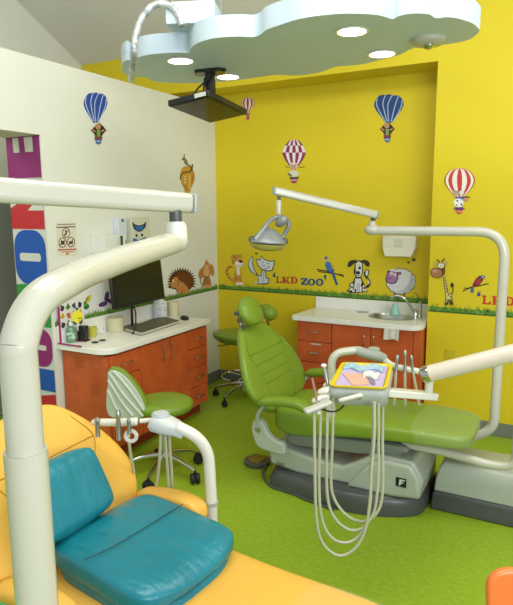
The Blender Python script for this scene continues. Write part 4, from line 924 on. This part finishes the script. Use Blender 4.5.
# ---- teal booster cushions
def pillow(c, u, v, n, a, b, th, e=.45, k=14, droop=None):
    """rounded cushion: grid pinched at its rim, top and bottom faces"""
    c, u, v, n = Vector(c), Vector(u).normalized(), Vector(v).normalized(), Vector(n).normalized()
    rg = []
    for i in range(k+1):
        q = -1+2*i/k; qq = max(-.999, min(.999, q)); wv = (1-abs(qq)**6)**(1/6)
        tt = th*(1-abs(qq)**7)**.5
        cc_ = c+u*(a*qq)+(droop(qq) if droop else Vector((0, 0, 0)))
        rg.append([cc_+v*(b*wv*sg(math.cos(2*PI*j/32), e))+n*(tt*sg(math.sin(2*PI*j/32), e+.1)) for j in range(32)])
    return G().loft(rg)
t = thing('booster_cushion', 'teal vinyl booster seat with back cushion strapped on the yellow chair', 'cushion', (-1.2, 1.42, .53))
pillow((-1.215, 1.425, .60), (1, -.12, -.04), (.12, 1, 0), (.04, 0, 1), .27, .235, .05, .35).build('seat_cushion', M_teal, t, sub=1, ang=80)
pillow((-1.20, 1.41, .553), (1, -.12, -.04), (.12, 1, 0), (.04, 0, 1), .25, .215, .04, .35).build('lower_pad', M_teal, t, sub=1, ang=80)
n_ = Vector((1, 0, .56)).normalized(); d_ = Vector((-.56, 0, 1)).normalized()
pillow(Vector((-1.50, 1.345, .762)), d_, (0, 1, 0), n_, .135, .175, .055, .5).build('back_cushion', M_teal, t, sub=1, ang=80)
def ts(x, y): return Vector((x, y, .655-(x+1.215)*.04))
G().tube([ts(-1.28, 1.205), ts(-1.25, 1.3), ts(-1.23, 1.45), ts(-1.21, 1.64)], .0018, 6, sm=4).build('seam', M_teals, t)

# ================================================================== LIGHT POLES AND ARMS
# right light pole (rises behind the foot end of the green chair)
def pole_at(x, y, z): return Vector((x, y, z))
yp = 3.62
top = Yp(502.5, 290, yp); px0 = top.x
zt_ = Yp(490, 231.5, yp).z
LP = thing('dental_light', 'complete cream dental light with silver lamp head over the green chair, before the yellow wall', 'dental light', (px0, yp, .3))
jl = Dp(372, 230.5, 3.66)
zt_ = jl.z
pts = fillet([Vector((-.9, 3.52, .34)), Vector((px0-.11, yp, .34)), Vector((px0, yp, .42)), Vector((px0, yp, zt_)), Vector((jl.x, jl.y, zt_))], [.08, .1, .16], 8)
G().tube(pts, .0285, 18).build('pole_tube', M_enam, LP)
G().lathe([(.0292, 0), (.0298, .002), (.0292, .004)], (px0, yp, 1.28), 24).build('joint_ring', M_greyp, LP)
jc = Vector((jl.x, jl.y, zt_))
ha, hb = Dp(377, 215, 3.64), Dp(273.5, 190.5, 3.5)
arm = G().bar(ha, hb, .05, .05).build('balance_arm', M_enam, LP, bevel=.014, seg=3)
G().ell(jc+Vector((0, 0, .005)), (.05, .045, .036)).tube([jc, jc+Vector((0, 0, .06))], .022, 14).build('elbow_cap', M_enam, arm)
ha, hb = Dp(377, 215, 3.64), Dp(273.5, 190.5, 3.5)
G().tube([jc+Vector((0, 0, .03)), ha+(hb-ha)*.03], .016, 12).build('elbow_pin', M_dgrey, arm)
dd = (hb-ha).normalized()
G().bar(ha-dd*.006, ha, .046, .046).build('end_cap', M_greyp, arm, bevel=.006)
G().bar(hb, hb+dd*.006, .046, .046).build('end_cap', M_greyp, arm, bevel=.006)
# lamp head
dep = (hb-CP).dot(FW)
L0 = Dp(279, 197, dep-.02)
def LQ(x, y, o=0): return Dp(240+x/8.55, 195+y/8.55, dep-.02+o)
M_sil = mat('silver_plastic', '#8f9596', .35, .3, c2='#8a9091', ns=5)
hc = LQ(240, 402, -.005)
hm = Matrix.Rotation(YAW, 3, 'Z') @ Matrix.Rotation(R(4), 3, 'Y')
def hp(x, y, z): return hc+hm @ Vector((x, y, z))
rg = []
for z, a_, b_, dx in ((-.012, .118, .1, 0), (.0, .12, .102, 0), (.014, .112, .095, -.0), (.036, .085, .075, .0), (.06, .06, .055, .0), (.079, .035, .032, -.002), (.087, .01, .01, -.004)):
    rg.append([hp(dx+a_*math.cos(2*PI*j/36), b_*math.sin(2*PI*j/36), z+.01*(math.cos(2*PI*j/36) if False else 0)) for j in range(36)])
lamp = G().loft(rg).build('lamp_head', M_sil, LP, sub=1, ang=80)
G().tube([LQ(333, 10), LQ(333, 75)], .011, 12).build('swivel_pin', M_dgrey, lamp)
G().lathe([(0, 0), (.013, 0), (.018, .07), (.012, .085), (0, .085)], tuple(LQ(331, 165)), 18).build('stem', M_enam, lamp)
g = G(); g.tube([LQ(330, 185), LQ(285, 200), LQ(235, 245, -.03), (LQ(190, 310, -.05)), LQ(130, 385, -.06)], [.011, .013, .014, .016, .018], 12, sm=6)
g.tube([LQ(330, 185), LQ(370, 190), LQ(408, 225, .03), LQ(412, 275, .04), LQ(375, 345, .05), LQ(360, 375, .05)], [.011, .014, .016, .014, .013], 12, sm=6)
g.build('yoke', mat('silver_plastic', '#8f9596', .35, .3, c2='#8a9091', ns=5), lamp)
M_sil = MATS['silver_plastic']
G().ell(LQ(355, 225, .0), (.045, .03, .03), mtx=Matrix.Rotation(R(-35), 3, 'Y')).build('sensor_housing', M_sil, lamp)
G().loft([[hp(s*.112*math.cos(2*PI*j/36), s*.094*math.sin(2*PI*j/36), z) for j in range(36)] for s, z in ((1, -.012), (.92, -.03), (.75, -.043), (.4, -.052), (.02, -.055))]).build('lamp_lens', mat('lens_plastic', '#a99b4e', .15, c2='#b5a85c', ns=5, coat=.5), lamp)
for s_ in (-1, 1): G().lathe([(0, 0), (.02, 0), (.022, .01), (.014, .03), (0, .032)], tuple(hp(.085*s_, -.02, .012)), 16, axis=tuple(hm @ Vector((s_, -.3, 0)))).build('tilt_knob', M_dgrey, lamp)

# foreground pole and arm -- same type, standing beside the yellow chair
bx = thing('dental_light', 'thick cream dental light pole and arms filling the left foreground beside the yellow chair', 'dental light', (-.74, .58, 0))
# vertical axis in the world through px (20,380)
ax0 = Dp(20.3, 380, .93)
PX, PY = ax0.x, ax0.y
top_z = Dp(22, 300, .95).z
jA = Dp(178, 239, 1.62)
j1 = Dp(75, 278, 1.07); 
pts = [Vector((PX, PY, 1.12)), Vector((PX, PY, ax0.z+.02)), Vector((PX, PY, 1.53)), Dp(27, 318, .945), Dp(42, 297, .975), Dp(62, 284.5, 1.03), Dp(90, 271, 1.15), Dp(130, 256.5, 1.33), Dp(174, 242.5, 1.57)]
G().tube(pts, .030, 24, sm=8).ell(Dp(175, 241.8, 1.575), (.036, .036, .0295)).build('pole_tube', M_enam, bx)
G().tube([Vector((PX, PY, 0.02)), Vector((PX, PY, 1.36))], .0345, 28).build('pole_sleeve', M_enam, bx)
G().lathe([(0, 0), (.12, 0), (.12, .02), (.05, .05), (0, .05)], (PX, PY, .0), 28).build('floor_flange', M_enam, bx)
ha, hb = Dp(190.5, 203.3, 1.60), Dp(-40, 187.5, 1.18)
ja = G().bar(ha, hb, .045, .055).build('balance_arm', M_enam, bx, bevel=.016, seg=4)
K = Dp(176, 229, 1.57)
G().loft([ring(K+Vector((0, 0, z)), (1, 0, 0), (0, 1, 0), r_, r_, .9, 24) for z, r_ in ((-.04, .028), (-.02, .030), (.010, .028), (.020, .021))]).build('elbow_cap', M_enamw, ja)
G().tube([K, K+Vector((0, 0, .05))], .017, 14).build('elbow_pin', M_dgrey, ja)
ha, hb = Dp(190.5, 203.3, 1.60), Dp(-40, 187.5, 1.18)
dd = (hb-ha).normalized()
G().bar(ha-dd*.008, ha, .043, .053).build('end_cap', fm('#a9b4b4', .4), ja, bevel=.006)

# ================================================================== DELIVERY UNIT (tray, hoses, arms)
U = thing('delivery_tray_unit', 'grey dental instrument table with hanging hoses and an arm reaching in from the right', 'instrument table', tuple(Zp(360, 390, .95)))
ZU = .985
q = [Zp(341.5, 362, ZU), Zp(393.5, 363.5, ZU), Zp(386.5, 388.5, ZU), Zp(329.5, 385, ZU)]
cU = sum(q, Vector())/4
uu = ((q[1]-q[0])+(q[2]-q[3])).normalized(); vv = Vector((-uu.y, uu.x, 0)); vv = (vv if vv.dot(q[0]-q[3]) > 0 else -vv)
sh_ = (((q[0]-q[3])+(q[1]-q[2]))/2)
hw, hd = ((q[1]-q[0]).length+(q[2]-q[3]).length)/4, sh_.length/2
vv = sh_.normalized()
def rr(a, b, r, z, n=6):
    P = []
    for sx, sy, a0 in ((1, 1, 0), (-1, 1, 90), (-1, -1, 180), (1, -1, 270)):
        for j in range(n+1):
            an = R(a0+90*j/n); P.append(cU+uu*(sx*(a-r)+r*math.cos(an))+vv*(sy*(b-r)+r*math.sin(an))+Vector((0, 0, z)))
    return P
tr = thing('instrument_tray', 'yellow-rimmed tray lined with lilac paper on the instrument table', 'tray', tuple(cU))
G().loft([rr(hw, hd, .03, 0), rr(hw-.012, hd-.012, .025, 0), rr(hw-.016, hd-.016, .022, -.006), rr(hw-.02, hd-.02, .02, -.008), rr(hw-.02, hd-.02, .02, -.013), rr(hw-.004, hd-.004, .03, -.008)], closed=True).build('tray_rim', fm('#dcc51c', .35), tr)
G().loft([rr(hw-.022, hd-.022, .02, -.007), rr(hw-.022, hd-.022, .02, -.0055)]).build('tray_liner', mat('lilac_paper', '#c4b2d6', .7, c2='#b7a6d0', ns=18), tr)
def up(a, b, z=0): return cU+uu*(a*hw)+vv*(b*hd)+Vector((0, 0, z))
tag(G().prism([up(-.75, .0, -.004), up(-.2, -.85, -.004), up(.35, -.75, -.004), up(.1, .1, -.004)], (0, 0, .002)).build('peach_napkin', fm('#d9aa98', .8)), 'peach paper napkin lying on the tray', 'napkin')
g = G(); rg = []
for i in range(13):
    x = -.8+1.5*i/12; rg.append([up(x, .55+.14*math.sin(i*.9)+b_, .002+.004*abs(math.sin(i*1.3+k))) for k, b_ in enumerate((-.2, 0, .22))]+[up(x, .55+.14*math.sin(i*.9)+b_, -.003) for b_ in (.22, 0, -.2)])
g.loft(rg); tag(g.build('instrument_pouch', mat('blue_pouch', '#8fbcd8', .3, c2='#b9d6e4', ns=30, bump=.4, bs=30)), 'crumpled pale blue sterilising pouch across the top of the tray', 'pouch')
g = G(); rg = []
for i in range(7):
    x = .05+.55*i/6; rg.append([up(x, -.12+.1*math.sin(i)+b_, .004+.006*abs(math.sin(i*1.9+k))) for k, b_ in enumerate((-.18, 0, .2))]+[up(x, -.12+.1*math.sin(i)+b_, -.002) for b_ in (.2, 0, -.18)])
g.loft(rg); tag(g.build('gauze', M_paper), 'crumpled white gauze lying on the middle of the tray', 'gauze')
for k, (p1, p2) in enumerate((((.1, -.1), (.5, -.8)), ((.3, -.05), (.55, -.75)))): tag(G().tube([up(*p1, .004), up(*p2, .0)], .0025, 6).build('hand_instrument', M_steel), 'thin steel hand instrument lying on the tray beside the gauze', 'instrument', 'instruments on the tray')
# table head
def rr2(a, b, r, z, dx=0, dy=0):
    return [p+uu*dx+vv*dy for p in rr(a, b, r, z)]
G().loft([rr2(hw*.72, hd*.72, .03, -.105), rr2(hw*.98, hd*.86, .03, -.095), rr2(hw*1.03, hd*.97, .035, -.045), rr2(hw*1.02, hd*.97, .035, -.02), rr2(hw*.96, hd*.93, .03, -.0135)]).build('table_head', fm('#a9b0aa', .35), U, ang=60)
# handle bar on front
pl_d = (up(0, -1)-CP).dot(FW)-.05
h1, h2 = Dp(340, 400.5, pl_d), Dp(361, 395, pl_d-.02)
G().tube(fillet([up(.1, -.9, -.06), h2, h1, up(-.6, -.9, -.075)], .015, 5), .009, 12).build('handle', M_enamw, U)
# holders: four lobes from lower left forward to back
def dU(x, y, k=0): return Dp(x, y, pl_d+.02+k)
for i, (x, y, k) in enumerate(((317, 406, 0), (320.5, 399.5, .07), (326, 391, .13), (331.5, 384.5, .2))):
    c = dU(x, y, k); g = G()
    if i == 0:
        a_ = dU(304.5, 412, -.03); b_ = dU(331, 401.5, .0)
        g.bar(a_, b_, .042, .02); g.build('instrument_holder', fm('#b9bcb2', .35), U, bevel=.009, seg=3)
    else:
        g.ell(c, (.042, .028, .019), mtx=Matrix.Rotation(R(25), 3, 'Z') @ Matrix.Rotation(R(-15), 3, 'Y')); g.build('instrument_holder', M_enamw, U)
G().bar(dU(322, 404, .02), dU(336, 386, .2), .03, .03).build('holder_bracket', fm('#a9b0aa', .35), U, bevel=.008)
# instruments in holders
def pen(lab, p1, p2, k1, m1, r=.007):
    a_, b_ = dU(*p1, k1), dU(*p2, k1+.02)
    tag(G().tube([a_, a_+(b_-a_)*.8, b_], [r*.8, r, r*1.1, r*.8], 10).build('dental_handpiece', m1), lab, 'handpiece')
pen('white-tipped steel handpiece standing in the rear holder', (328.5, 388), (324, 366.5), .13, M_steel, .009)
pen('slim pinkish handpiece leaning in the front holder', (317, 401), (312, 378), .05, fm('#9a6a62'), .006)
tag(G().ell(dU(323.8, 365.5, .15), (.013, .013, .009)).build('handpiece_cap', fm('#dfe3e0')), 'small white cap on the rear handpiece', 'cap')
# hoses with loops
hs = [[(314, 412), (314.5, 440), (315, 480), (316.5, 520), (322, 542), (334, 554), (346, 554.5), (358, 545), (366, 527), (370, 500), (371.5, 470), (374, 440), (374.5, 402)],
      [(320.5, 412), (320, 440), (319, 480), (320.5, 512), (326, 530), (335, 540), (347, 542.5), (358, 537), (366, 524), (370.5, 500), (370.8, 470), (373, 440), (373.5, 402)],
      [(327, 405), (327, 440), (326.5, 480), (329, 505), (337, 521), (349, 529.5), (361, 529), (369, 521), (375, 508), (378, 480), (378.5, 440), (378.5, 402)],
      [(333, 402), (332.5, 440), (331, 480), (334, 498), (344, 513), (356, 520.5), (366, 521), (375, 515), (381, 503), (383, 480), (382.5, 440), (383, 402)]]
for i, h in enumerate(hs):
    k = (-.02, .01, .05, .08)[i]; n = len(h)
    P = [Dp(x, y, pl_d+.02+k+.0006*(y-402)) for j, (x, y) in enumerate(h)]
    P[0].z += .02
    G().tube(P, .0068, 10, sm=6).build('hose', M_hose, U)
G().tube([dU(322, 409), dU(330, 411.5), dU(338, 410.5), dU(344, 405)], .004, 8, sm=5).build('short_cable', M_rub, U)
G().ell(dU(318.5, 412.5, -.01), (.012, .012, .01)).build('holder_knob', M_enamw, U)
# lower arm of the table to the right + the big beam
S1, S2 = Dp(384, 395, 2.72), Dp(435, 396, 2.78)
G().bar(up(.6, -.1, -.075), S2, .06, .035).build('support_bar', M_enamw, U, bevel=.006)
A1, A2 = Dp(426, 374.5, 2.74), Dp(545, 345, 2.5)
D_ = G().tube([A1, A2], .040, 24).build('delivery_arm', mat('warm_enamel', '#dccfc0', .25, c2='#d8cbbc', ns=3, coat=.4), U)
ad = (A1-A2).normalized()
G().lathe([(0, -.02), (.041, -.02), (.043, 0), (.041, .012), (.036, .014), (0, .014)], tuple(A1), 28, axis=tuple(ad)).build('end_cap', M_chrome, D_)
G().lathe([(0, 0), (.034, 0), (.034, .003), (0, .003)], tuple(A1+ad*.0145), 28, axis=tuple(ad)).build('cap_face', M_greyp, D_)
kb = Dp(429, 389, 2.77)
G().tube([kb+Vector((0, 0, -.02)), kb+Vector((0, 0, .05))], .019, 16).build('swivel_post', M_enamw, D_)

# assistant arm behind the tray
d2 = 3.42
T_ = thing('suction_stand', 'cream curved tube and hub with suction hoses behind the instrument table', 'suction stand', tuple(Dp(378, 356, d2)))
pts = fillet([Dp(331.5, 420, d2), Dp(331.5, 353, d2), Dp(358, 350, d2), Dp(366, 352.5, d2)], [.10, .02], 8)
G().tube(pts, .024, 16).build('curved_tube', M_enam, T_)
hb_ = Dp(372, 352.5, d2)
G().loft([ring(p, UP, FW, a_, b_, .8, 20) for p, a_, b_ in ((Dp(356, 351, d2), .026, .028), (Dp(366, 353.5, d2), .032, .04), (Dp(378, 356, d2), .034, .05), (Dp(386, 358.5, d2), .026, .035))]).build('hub', fm('#9aa096', .35), T_)
G().lathe([(0, 0), (.034, 0), (.034, .012), (.025, .016), (0, .016)], tuple(Dp(374, 350, d2)), 24).build('hub_cap', M_greyp, T_)
G().tube([Dp(385, 360, d2-.05), Dp(394, 366, d2-.05), Dp(419, 371.5, d2-.1)], .0185, 14, sm=5).build('holder_rod', M_enamw, T_)
for i, (x0, y0, x1, y1) in enumerate(((397.5, 355, 396, 372), (405, 350, 405, 372), (411, 355, 413, 372))):
    a_, b_ = Dp(x0, y0, d2-.1), Dp(x1, y1, d2-.1)
    tag(G().tube([a_, a_+(b_-a_)*.15, a_+(b_-a_)*.3, b_], [.008, .011, .008, .009], 10).build('suction_handpiece', M_steel), ('left', 'middle', 'right')[i]+'most steel suction handpiece on the rod behind the tray' if i != 1 else 'middle, tallest steel suction handpiece on the rod behind the tray', 'handpiece', None)
    G().tube([b_, Dp((395, 405, 416)[i], 388, d2-.08), Dp((394, 405, 419)[i], 405, d2-.03)], .008, 8, sm=6).build('hose', M_hose, T_)

# left assistant arm beside yellow chair
d3 = 2.28
T2 = thing('suction_stand', 'white curved stand with hub and hoses beside the yellow chair', 'suction stand', tuple(Dp(165, 420, d3)))
pb_ = Dp(211.5, 500, d3+.06)
pts = fillet([Vector((pb_.x, pb_.y, .32)), pb_, Dp(208.5, 452, d3+.03), Dp(197, 436, d3), Dp(176, 426, d3-.02)], [.01, .09, .06], 8)
G().tube(pts, .0235, 18).build('curved_tube', M_enamw, T2)
G().lathe([(.024, 0), (.028, .002), (.028, .016), (.024, .018)], (pb_.x, pb_.y, pb_.z-.02), 24).build('joint_ring', M_greyp, T2)
def DD(x, y, o=0): return Dp(x, y, d3+o)
vr = (Dp(200, 430, d3)-Dp(160, 415, d3)).normalized(); vn = vr.cross(Vector((0, 0, 1))).normalized(); vu = vn.cross(vr)
G().loft([ring(p, vu, vn, a_, b_, .7, 24) for p, a_, b_ in ((DD(150, 421.5), .022, .025), (DD(154, 422), .034, .042), (DD(164, 424), .036, .05), (DD(176, 428), .03, .038), (DD(184, 432.5), .026, .027))]).build('hub', fm('#c4c8c6', .35), T2)
G().lathe([(0, -.02), (.034, -.02), (.036, 0), (.035, .006), (.031, .006), (.030, .012), (0, .013)], tuple(DD(160.5, 415.5)), 28).build('hub_cap', fm('#b9bfc0', .35), T2)
G().tube([DD(152, 420), DD(140, 421)], .0095, 12).build('holder_rod', M_enamw, T2)
G().tube([DD(138, 421.5), DD(136.5, 421.5), DD(119, 422.5, .01), DD(96, 422.3, .03), DD(92, 422.5, .03)], [.010, .016, .016, .015, .010], 14).build('rod_sleeve', M_enamw, T2)
for i, (x, y0, y1, w1) in enumerate(((97, 417.5, 437, .010), (118, 410, 437, .010), (128.5, 418, 434, .008))):
    k = -.035
    a_, b_ = DD(x, y0, k), DD(x+.8, y1, k)
    if i == 1: b_ = DD(119, 440, k)
    tag(G().tube([a_, a_+(b_-a_)*.18, a_+(b_-a_)*.25, b_], [w1*.6, w1*1.2, w1*.9, w1], 10).build('suction_handpiece', M_steel), ('short steel suction handpiece nearest the yellow backrest', 'tallest steel suction handpiece on the left rod', 'thin steel syringe nearest the white hub on the left rod')[i], 'handpiece')
for i, (xs, ys) in enumerate((((161, 160, 158.5, 156), (428, 450, 470, 488)), ((165, 166, 167.5, 169), (428, 450, 470, 494)), ((169, 170, 171.5, 172.5), (428, 450, 470, 494)), ((128.5, 130, 132, 134), (436, 450, 462, 472)))):
    G().tube([DD(x, y, .02*i+.14*(y-428)/60) for x, y in zip(xs, ys)], .0065, 10, sm=5).build('hose', M_hose, T2)
g = G(); c = DD(131, 436, .02)
P = [c+RT0*(.022*math.cos(2*PI*j/20))+Vector((0, 0, .022*math.sin(2*PI*j/20))) for j in range(21)]
g.tube(P, .008, 8); g.build('hose_coil', M_enamw, T2)

# ================================================================== UNIT BOX (right)
t = thing('junction_cabinet', 'low light grey utility box on a dark plinth right of the green chair', 'utility box', (-.2, 3.5, 0))
G().loft([[Vector((x, y, z)) for x, y in ((-.61+i_, 3.25+i_), (.35, 3.25+i_), (.35, 3.62), (-.61+i_, 3.62))] for z, i_ in ((.002, 0), (.10, .006), (.115, .02))]).build('plinth', M_dgrey, t, bevel=.008)
G().loft([[Vector((x, y, z)) for x, y in ((-.60+i_, 3.27+i_*.9), (.32, 3.27+i_*.9), (.32, 3.60-i_*.5), (-.60+i_, 3.60-i_*.5))] for z, i_ in ((.11, 0), (.19, .008), (.255, .025), (.285, .05), (.295, .085))]).build('cover', M_greyp, t, bevel=.02, seg=3)
# delivery pole: tube from under the seat rising at the right edge
rp = thing('delivery_pole', 'cream tube running from under the green seat to an upright at the right edge', 'pole', tuple(Dp(500, 466, 3.25)))
pts = [Vector((-.98, 3.28, .405))]+[Yp(x, y, 3.2) for x, y in ((405, 443.5), (440, 451), (470, 459), (493, 465))]
e = Yp(513, 462, 3.2); up_ = Vector((e.x+.015, e.y, .45)); 
pts = pts+[Vector((e.x-.005, e.y, Yp(505, 465, 3.2).z+.01)), Vector((e.x+.02, e.y, .48)), Vector((e.x+.02, e.y, .56))]
G().tube(pts, .024, 16, sm=6).build('lower_tube', M_enam, rp)
G().tube([Vector((e.x+.02, e.y, .40)), Vector((e.x+.02, e.y, .58))], .030, 18).build('upright', M_enam, rp)

# ================================================================== near the camera: two play stools at the frame edge
def play_chair(lab, x, y, z, col, rz, w_=.3):
    t = thing('play_chair', lab, 'chair', (x, y, 0)); m_ = mat('plastic_'+col[1:], col, .35, c2=col, ns=4, coat=.3)
    M3 = Matrix.Rotation(rz, 3, 'Z')
    def q(a, b, c_): return Vector((x, y, 0))+M3 @ Vector((a, b, c_))
    P = []
    for sx, a0 in ((1, 0), (-1, 90)):
        for j in range(9): an = R(a0+90*j/8); P.append(q(sx*(w_/2-.06)+.06*math.cos(an), 0, z-.06+.06*math.sin(an)))
    P += [q(-w_/2+.02, 0, z-.32), q(w_/2-.02, 0, z-.32)]
    G().prism(P, M3 @ Vector((0, .03, 0))).build('backrest', m_, t, bevel=.01, seg=3)
    G().box(q(0, .16, z-.33), (w_, .32, .03), rz=rz).build('seat', m_, t, bevel=.012, seg=3)
    for sx in (-1, 1):
        for yy in (.02, .29): G().tube([q(sx*(w_/2-.03), yy, z-.33), q(sx*(w_/2-.01), yy, .0)], .015, 10).build('leg', m_, t)
    return t
c = Dp(488, 567, 1.9); 
play_chair('orange plastic chair back poking in at the lower right corner', Dp(488, 567, 1.75).x+.125, Dp(488, 567, 1.75).y+.06, Dp(520, 563.5, 1.75).z, '#f08040', YAW+PI)
c = Dp(0, 597, .78)
play_chair('green plastic chair back at the lower left corner beside the thick pole', Dp(-18, 597, 1.02).x, Dp(-18, 597, 1.02).y, Dp(-2, 596.5, 1.02).z, '#1fae4a', YAW+PI, .14)
